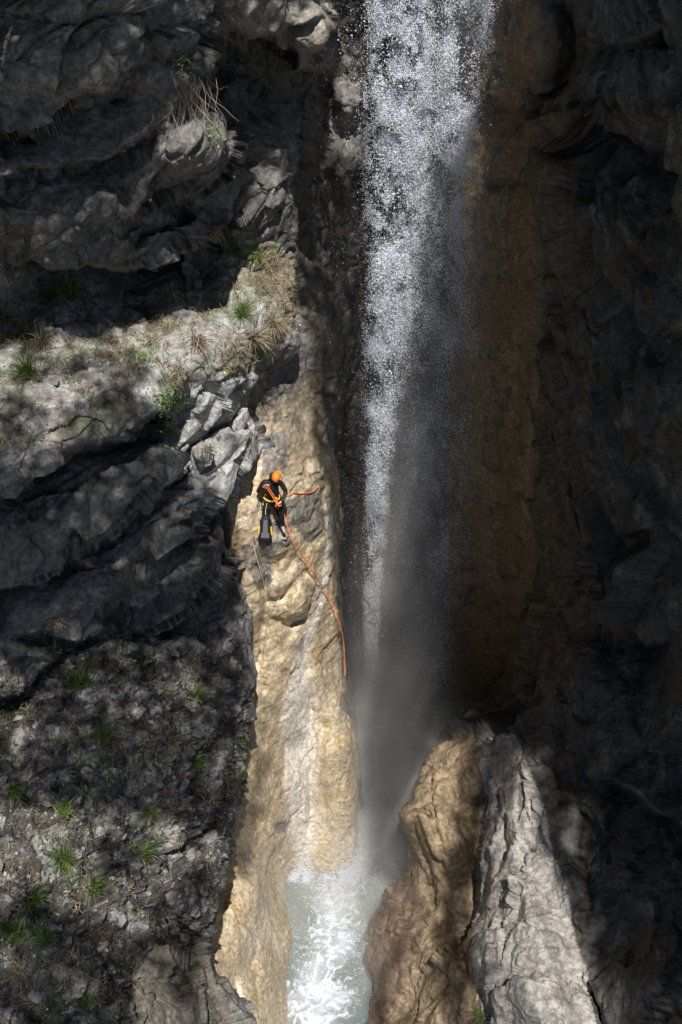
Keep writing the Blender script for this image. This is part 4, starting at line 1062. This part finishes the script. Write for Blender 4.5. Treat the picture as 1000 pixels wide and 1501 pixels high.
# leafy shrubs and flowers
M_gl = simple('shrub leaves', (.13, .24, .04), .5, vary=.35, scale=12)
M_twig = simple('dry twig', (.36, .31, .25), .8, vary=.25, scale=20)
M_yel = simple('yellow petals', (.75, .55, .03), .5, vary=.1)
def shrub(px, py, r, nl, lb, leafs=.028, name='shrub', ry=1.0):
    p, n = hit(px, py)
    e = bpy.data.objects.new(name, None); link(e); e.location = p; tag(e, lb, 'shrub', 'small leafy shrubs on the left cliff')
    c = n * r * .6 + UPV * r * .3
    D = rng.normal(0, .48, (nl, 3)) * r * np.array([1, .7, ry]) + c
    V, Q = leaf_quads(D, leafs, 1.0); mesh_np('foliage', V, Q, M_gl, e, smooth=False)
    tv = [tube([(0, 0, 0), tuple(c * .4 + rng.normal(0, .02, 3)), tuple(D[k])], [.006, .005, .002], 4) for k in range(9)]
    mesh_np('stem', *merge(tv), M_twig, e)
shrub(236, 588, .30, 260, 'bright green leafy shrub in the notch beside the pale outcrop', .030, ry=1.3)
shrub(208, 535, .26, 120, 'loose pale green shrub on the ledge left of the notch', .026)
shrub(252, 98, .22, 90, 'small dark shrub high on the shaded cliff above the hanging roots', .026)
shrub(365, 575, .07, 12, 'tiny green seedling on the lip of the pale outcrop by the dark gap', .02, 'seedling')
shrub(168, 412, .18, 60, 'small leafy plant with yellow flowers under the big overhang', .024)
shrub(305, 200, .16, 60, 'low plant growing on the lit knob of rock', .022)
shrub(160, 273, .12, 30, 'little green fern on the dark rock face above the overhang', .022)
for px, py, lb in ((313, 217, 'yellow flower on the lit knob of rock'), (218, 290, 'pale yellow flower on a thin stalk on the dark face'), (169, 408, 'yellow flower under the big overhang'), (52, 1143, 'orange yellow flower at the left of the terrace'), (325, 548, 'yellow flower on top of the pale outcrop')):
    p, n = hit(px, py)
    e = bpy.data.objects.new('flower', None); link(e); e.location = p; tag(e, lb, 'flower', 'yellow flowers on the left cliff')
    q = n * .10 + UPV * .05; V, Q = [], []
    for k in range(6):
        a = k * math.pi / 3; R = frame_of(n + UPV * .5, 0); u = R @ np.array([math.cos(a), math.sin(a), .3]); w = R @ np.array([-math.sin(a), math.cos(a), 0])
        V += [q, q + u * .018 + w * .009, q + u * .034, q + u * .018 - w * .009]; Q.append((4 * k, 4 * k + 1, 4 * k + 2, 4 * k + 3))
    mesh_np('petals', np.array(V), np.array(Q), M_yel, e, smooth=False)
    mesh_np('stalk', *tube([(0, 0, 0), tuple(q * .5 + UPV * .01), tuple(q)], .003, 4), M_gl, e)
# dead roots hanging under the upper boulder, dead twigs on the terrace
def hairs(px, py, n, L, lb, name, cat, sd=.35, down=1.0, rad=.004, spreadx=.25):
    p, nn = hit(px, py); tv = []
    for k in range(n):
        q = rng.normal(0, .05, 3) * np.array([spreadx * 6, .6, 1]); d = -UPV * down + nn * .15 + rng.normal(0, sd, 3); d /= np.linalg.norm(d)
        pts = [q.copy()]
        for _ in range(5):
            q = q + d * L / 5 * rng.uniform(.7, 1.3); d = d + rng.normal(0, .22, 3); d /= np.linalg.norm(d); pts.append(q.copy())
        tv.append(tube(np.array(pts), np.linspace(rad, rad * .3, 6), 4))
    o = mesh_np(name, *merge(tv), M_twig); o.location = p + nn * .05
    tag(o, lb, cat)
hairs(268, 118, 80, 1.0, 'pale tangle of dead twigs and roots hanging from the shaded cliff above the lit knob', 'dead_twigs', 'dead twigs', .24, 1.1, .0045, .6)
hairs(285, 150, 16, .6, 'small spray of bare twigs just right of the hanging tangle', 'dead_twigs', 'dead twigs', .5, .5, .003)
hairs(38, 1225, 12, .42, 'bleached dead twig cluster at the left of the terrace', 'dead_twigs', 'dead twigs', .9, .1, .007)
hairs(120, 1155, 5, .5, 'few long bleached stalks in the upper middle of the terrace', 'dead_twigs', 'dead twigs', .6, .2, .005)
hairs(190, 1440, 6, .4, 'pale curled twigs beside the crack at the bottom', 'dead_twigs', 'dead twigs', .9, .1, .006)
hairs(235, 590, 10, .5, 'thin dead stalks arching out under the leafy shrub', 'dead_twigs', 'dead twigs', .6, .1, .003)
print('plants', round(time.time() - T0, 1))
#==STAGE4==
# ------------------------------------------------------------------ the climber
fp, fn = hit(413, 779)
fy = fp[1] - .14
Rm = ray(401, 778); tt_ = fy / Rm[1]; BASE = CAM + Rm * tt_          # ground point under the body
print('base', BASE, tt_)
# the small rock step he stands on belongs to the chute
V, f = blob(1, .55, 91)
ledge_ = mesh_np('rock_step', V * np.array([.42, .30, .25]), f, M_tan, back, smooth=False, col=np.tile([.22, .18, .13, .4], (len(V), 1)))
ledge_.location = BASE + np.array([.08, .16, -.20])
M_suit = simple('black neoprene', (.012, .012, .014), .6, .3, vary=.2)
M_skin = simple('skin', (.55, .30, .22), .5, vary=.08)
M_boot = simple('grey rubber boot', (.26, .27, .28), .6, vary=.4, scale=40)
M_orange = simple('orange helmet shell', (.78, .18, .012), .4, .35, vary=.05)
M_yellow = simple('yellow webbing', (.80, .60, .03), .6, vary=.1)
M_red = simple('dark red neoprene panel', (.16, .02, .015), .6, vary=.1)
M_grey = simple('grey bag fabric', (.14, .13, .17), .7, vary=.15)
M_black = simple('black bag fabric', (.014, .014, .016), .6, vary=.2)
M_metal = simple('steel', (.6, .6, .6), .3, .5, 1.0, vary=.1)
M_rope = simple('orange rope', (.85, .20, .06), .7, vary=.25, scale=60)
M_cord = simple('pale old cord', (.46, .36, .24), .8, vary=.2, scale=30)
person = bpy.data.objects.new('person', None); link(person); person.location = BASE; person.scale = (1.02,) * 3
tag(person, 'climber in black wetsuit and orange helmet standing on the tan chute holding an orange rope', 'person')
J = []; E = []
def jv(p, r, parent=None):
    J.append((p, r)); k = len(J) - 1
    if parent is not None: E.append((parent, k))
    return k
pel = jv((0, 0, .93), (.15, .115)); bel = jv((0, -.02, 1.08), (.155, .115), pel); che = jv((.01, -.03, 1.28), (.19, .13), bel); sh = jv((.02, -.03, 1.41), (.12, .09), che)
nk = jv((.05, -.06, 1.50), (.058, .058), sh); hd0 = jv((.08, -.10, 1.57), (.085, .09), nk); hd = jv((.11, -.13, 1.66), (.085, .10), hd0)
def hand(par, w, d, side, curl):
    """palm, four unequal fingers bent round the rope, thumb from the side"""
    d = np.array(d, float); d /= np.linalg.norm(d); side = np.array(side, float); side /= np.linalg.norm(side); c = np.array(curl, float)
    w = np.array(w, float)
    pm = jv(tuple(w + d * .055), (.040, .018), par)
    for k, (o, l) in enumerate(((-.030, .070), (-.010, .080), (.010, .076), (.030, .060))):
        a = w + d * .09 + side * o; i0 = jv(tuple(a), (.011, .011), pm); b2 = a + d * l * .45 + c * .012; i1 = jv(tuple(b2), (.010, .010), i0)
        c2 = b2 + c * l * .5; i2 = jv(tuple(c2), (.009, .009), i1)
    a = w + d * .03 - side * .035; i0 = jv(tuple(a), (.012, .012), pm); jv(tuple(a + d * .03 - side * .02 + c * .03), (.010, .010), i0)
# arm at the left of the picture, hand high on the rope
s1 = jv((-.16, -.02, 1.42), (.068, .066), sh); e1 = jv((-.29, -.10, 1.20), (.050, .050), s1); f1_ = jv((-.22, -.17, 1.36), (.043, .043), e1); w1_ = jv((-.13, -.21, 1.47), (.030, .026), f1_)
hand(w1_, (-.13, -.21, 1.47), (.5, -.35, .8), (.8, .3, -.4), (.5, -.6, -.4))
s2 = jv((.20, -.02, 1.41), (.068, .066), sh); e2 = jv((.31, -.06, 1.17), (.050, .050), s2); f2_ = jv((.25, -.18, 1.10), (.043, .043), e2); w2_ = jv((.19, -.27, 1.06), (.030, .026), f2_)
hand(w2_, (.19, -.27, 1.06), (-.7, -.6, -.1), (.2, -.2, .9), (-.3, .3, -.8))
h1 = jv((-.10, .01, .86), (.12, .115), pel); k1 = jv((-.17, -.10, .50), (.082, .078), h1); c1_ = jv((-.15, -.03, .34), (.058, .058), k1); a1 = jv((-.13, .03, .10), (.042, .042), c1_); t1_ = jv((-.15, -.12, .045), (.045, .035), a1)
h2 = jv((.10, .01, .86), (.12, .115), pel); k2 = jv((.19, -.10, .50), (.082, .078), h2); c2_ = jv((.19, -.03, .34), (.058, .058), k2); a2_ = jv((.20, .03, .10), (.044, .044), c2_); t2_ = jv((.26, -.13, .045), (.048, .038), a2_)
me = bpy.data.meshes.new('body skeleton'); me.from_pydata([j[0] for j in J], E, []); me.update()
tmp = bpy.data.objects.new('body', me); COL.objects.link(tmp)
sk = tmp.modifiers.new('skin', 'SKIN'); sk.use_smooth_shade = True; sk.branch_smoothing = .35
for k, (p, r) in enumerate(J): me.skin_vertices[0].data[k].radius = r
me.skin_vertices[0].data[0].use_root = True
sb = tmp.modifiers.new('sub', 'SUBSURF'); sb.levels = 2
dg = bpy.context.evaluated_depsgraph_get(); bm_me = bpy.data.meshes.new_from_object(tmp.evaluated_get(dg))
bpy.data.objects.remove(tmp)
body = bpy.data.objects.new('body', bm_me); link(body, person)
bm_me.materials.clear()
for mm in (M_suit, M_skin, M_boot, M_red): bm_me.materials.append(mm)
for pl in bm_me.polygons:
    c = np.array(pl.center); pl.use_smooth = True; k = 0
    if np.linalg.norm(c - np.array((-.10, -.24, 1.53))) < .10 or np.linalg.norm(c - np.array((.14, -.32, 1.05))) < .095: k = 1
    elif c[2] < .17: k = 2
    elif c[2] > 1.54 and c[1] < -.19 and abs(c[0] - .1) < .05 and c[2] < 1.68: k = 1
    elif c[0] < -.09 and 1.0 < c[2] < 1.18 and abs(c[0]) < .2 and c[1] < -.02: k = 3
    pl.material_index = k
def ellipsoid(c, r, rot=(0, 0, 0), nu=20, nv=12, v0=-math.pi / 2, v1=math.pi / 2):
    from mathutils import Euler
    R = np.array(Euler(rot).to_matrix()); V = []
    for i in range(nv + 1):
        a = v0 + (v1 - v0) * i / nv
        for j in range(nu):
            b_ = 2 * math.pi * j / nu; V.append((math.cos(a) * math.cos(b_), math.cos(a) * math.sin(b_), math.sin(a)))
    V = (np.array(V) * np.array(r)) @ R.T + np.array(c)
    Q = np.array([(i * nu + j, i * nu + (j + 1) % nu, (i + 1) * nu + (j + 1) % nu, (i + 1) * nu + j) for i in range(nv) for j in range(nu)])
    return V, Q
hr = (math.radians(28), math.radians(22), 0)
helmet = mesh_np('helmet', *ellipsoid((.115, -.135, 1.68), (.092, .125, .098), hr, v0=-.25), M_orange, person)
mesh_np('helmet_rim', *tube([(.115 + .110 * math.cos(a) * 1, -.135 + .13 * math.sin(a) * .9 , 1.655 + .045 * math.sin(a) - .04 * math.cos(a)) for a in np.linspace(0, 2 * math.pi, 25)], .009, 6), M_black, helmet)
for sx_ in (-1, 1): mesh_np('chin_strap', *tube([(.10 + .09 * sx_, -.13, 1.64), (.10 + .06 * sx_, -.17, 1.57), (.10, -.19, 1.545)], .006, 5), M_black, helmet)
# nose and ears under the helmet
mesh_np('nose', *ellipsoid((.125, -.232, 1.625), (.012, .018, .02), nu=8, nv=6), M_skin, person)
mesh_np('hood', *ellipsoid((.06, -.07, 1.60), (.098, .105, .12), (0, 0, 0)), M_suit, person)
def ring(c, rx, ry, w, th, tilt=0, n=28):
    V, Q = [], []
    for j in range(n):
        a = 2 * math.pi * j / n
        for (dr, dz) in ((0, -w), (th, -w), (th, w), (0, w)): V.append((c[0] + (rx + dr) * math.cos(a), c[1] + (ry + dr) * math.sin(a), c[2] + dz + tilt * math.sin(a)))
    for j in range(n):
        k = (j + 1) % n
        for q in range(4): Q.append((4 * j + q, 4 * k + q, 4 * k + (q + 1) % 4, 4 * j + (q + 1) % 4))
    return np.array(V), np.array(Q)
harness = mesh_np('harness', *ring((0, -.01, .98), .158, .125, .024, .014), M_yellow, person)
for s_ in (-1, 1): mesh_np('leg_loop', *ring((.12 * s_, -.03, .80), .105, .10, .02, .012, .03), M_black, harness)
mesh_np('tool_loop', *tube([(-.15, -.05, .97), (-.20, -.10, .88), (-.16, -.14, .84), (-.12, -.14, .93)], .006, 5), M_metal, harness)
mesh_np('tool_loop', *tube([(.10, -.12, .96), (.15, -.17, .86), (.12, -.19, .80), (.06, -.15, .90)], .012, 5), M_orange, harness)
desc = mesh_np('descender', *merge([tube([(.10 + .030 * math.cos(a), -.24, 1.13 + .042 * math.sin(a)) for a in np.linspace(0, 2 * math.pi, 17)], .014, 6), tube([(.10 + .018 * math.cos(a), -.235, 1.065 + .022 * math.sin(a)) for a in np.linspace(0, 2 * math.pi, 13)], .010, 6)]), simple('orange anodised metal', (.9, .38, .02), .3, .5, .3), person)
mesh_np('shoulder_strap', *tube([(-.10, -.02, 1.47), (-.09, -.14, 1.36), (-.05, -.15, 1.2), (-.05, -.13, 1.0)], .014, 6), M_black, person)
mesh_np('collar', *ring((.035, -.04, 1.49), .062, .06, .02, .01, .01), M_grey, person)
# ------------------------------------------------------------------ bag hanging from the harness
bag = bpy.data.objects.new('backpack', None); link(bag)
bag.location = BASE + np.array([-.17, -.30, .02]) * 1.02; bag.rotation_euler = (math.radians(-5), math.radians(3), 0)
tag(bag, 'black and grey tackle bag with yellow side stripes hanging at the climber\'s legs', 'bag')
def bag_shell(z0, z1, grow=0.0, nz=14, nu=28, p=3.2, asel=None):
    V = []
    for i in range(nz + 1):
        z = z0 + (z1 - z0) * i / nz; q = z / .62
        w = (.155 - .06 * q ** 1.4) + grow; d = (.115 - .035 * q) + grow
        if z < .05: k_ = 1 - .35 * (1 - z / .05) ** 2; w *= k_; d *= k_
        if z > .58: k_ = 1 - .5 * ((z - .58) / .06) ** 2; w *= k_; d *= k_
        for j in range(nu):
            a = 2 * math.pi * j / nu; c, s = math.cos(a), math.sin(a)
            V.append((w * math.copysign(abs(c) ** (2 / p), c), d * math.copysign(abs(s) ** (2 / p), s), z))
    V = np.array(V)
    Q = [(i * nu + j, i * nu + (j + 1) % nu, (i + 1) * nu + (j + 1) % nu, (i + 1) * nu + j) for i in range(nz) for j in range(nu)]
    if asel is not None:
        Q = [q for q in Q if asel((V[q[0]] + V[q[1]] + V[q[2]] + V[q[3]]) / 4)]
    else:
        Q += [(nz * nu, nz * nu + k, nz * nu + k + 1, nz * nu + k + 1) for k in range(1, nu - 1)] if False else []
    return V, np.array(Q)
sh_ = mesh_np('bag_body', *merge([bag_shell(0, .64), ellipsoid((0, 0, .632), (.075, .06, .03), nu=20, nv=6), ellipsoid((0, 0, .012), (.10, .075, .03), nu=20, nv=6)]), M_black, bag)
mesh_np('front_panel', *bag_shell(.13, .60, .008, asel=lambda c: c[1] < -.05 and abs(c[0]) < .085 * (1.05 - c[2] * .8)), M_grey, bag)
for s_ in (-1, 1):
    mesh_np('side_stripe', *tube([(s_ * .145, -.085, .20), (s_ * .135, -.082, .30), (s_ * .125, -.078, .42)], [.016, .022, .016], 6), M_yellow, bag)
    mesh_np('shoulder_strap', *tube([(s_ * .06, .09, .58), (s_ * .12, .13, .42), (s_ * .12, .13, .25), (s_ * .08, .10, .12)], .014, 6), M_black, bag)
mesh_np('haul_handle', *tube([(-.04, 0, .63), (-.03, -.02, .69), (.03, -.02, .69), (.04, 0, .63)], .009, 6), M_black, bag)
mesh_np('tether', *tube([(.0, -.02, .685), (-.01, .02, .78), (.02, .10, .93)], .008, 6), M_cord, bag)
# ------------------------------------------------------------------ ropes
def smooth_path(pts, n=12):
    pts = np.array(pts, float); out = []
    P = np.concatenate([2 * pts[:1] - pts[1:2], pts, 2 * pts[-1:] - pts[-2:-1]])
    for k in range(1, len(P) - 2):
        for u in np.arange(n) / n:
            a, b, c, d = P[k - 1], P[k], P[k + 1], P[k + 2]
            out.append(.5 * ((2 * b) + (c - a) * u + (2 * a - 5 * b + 4 * c - d) * u * u + (3 * b - a - 3 * c + d) * u ** 3))
    out.append(P[-2]); return np.array(out)
def on_rock(px, py, gap):
    p, n = hit(px, py); r = ray(px, py); t = np.linalg.norm(p - CAM) / np.linalg.norm(r)
    return CAM + r * (t - gap)
L2W = lambda p: BASE + np.array(p) * 1.02
hiH, loH = L2W((-.08, -.27, 1.55)), L2W((.13, -.34, 1.06))
down = [(413,741),(420,768),(431,793),(446,818),(460,840),(474,863),(486,885)]
free = [(495,905,.3),(501,925,.6),(504,945,1.0),(505,965,1.2),(506,990,1.4)]
pts = [hiH + np.array([.012, -.01, .0]), L2W((.11, -.27, 1.13)), loH] + [on_rock(x, y, .26 + .05 * math.sin(k)) for k, (x, y) in enumerate(down)]
tl_ = np.linalg.norm(pts[-1] - CAM) / np.linalg.norm(ray(486, 885))
pts += [CAM + ray(x, y) * (tl_ + d) for x, y, d in free]
rp = smooth_path(pts, 10)
rope = mesh_np('rope', *tube(rp, .0125, 7), M_rope)
tag(rope, 'long orange rope running from the climber down the chute and into the spray', 'rope')
pts = [hiH + np.array([-.03, -.01, -.02]), L2W((.07, -.28, 1.15)), loH + np.array([.0, .01, .0]), L2W((.2, -.30, 1.0))] + [on_rock(x, y, .06) for x, y in ((416,728),(424,726),(431,722),(439,723),(448,723),(455,722),(461,719),(467,712))]
rope2 = mesh_np('rope', *tube(smooth_path(pts, 8), .0115, 7), M_rope)
tag(rope2, 'short orange rope end curling right from the climber\'s hands toward the waterfall', 'rope')
pts = [on_rock(x, y, .04) for x, y in ((362,762),(367,778),(371,797),(377,820),(384,845),(389,870),(391,898))]
c_ = mesh_np('cord', *tube(smooth_path(pts, 6), .012, 6), M_cord); tag(c_, 'pale old cord lying down the left edge of the chute below the bag', 'cord')
pts = [on_rock(x, y, .03) for x, y in ((364,760),(373,785),(378,805),(385,830))]
c_ = mesh_np('cord', *tube(smooth_path(pts, 6), .010, 6), M_cord); tag(c_, 'shorter brown cord beside the pale one left of the bag', 'cord')
print('done', round(time.time() - T0, 1))
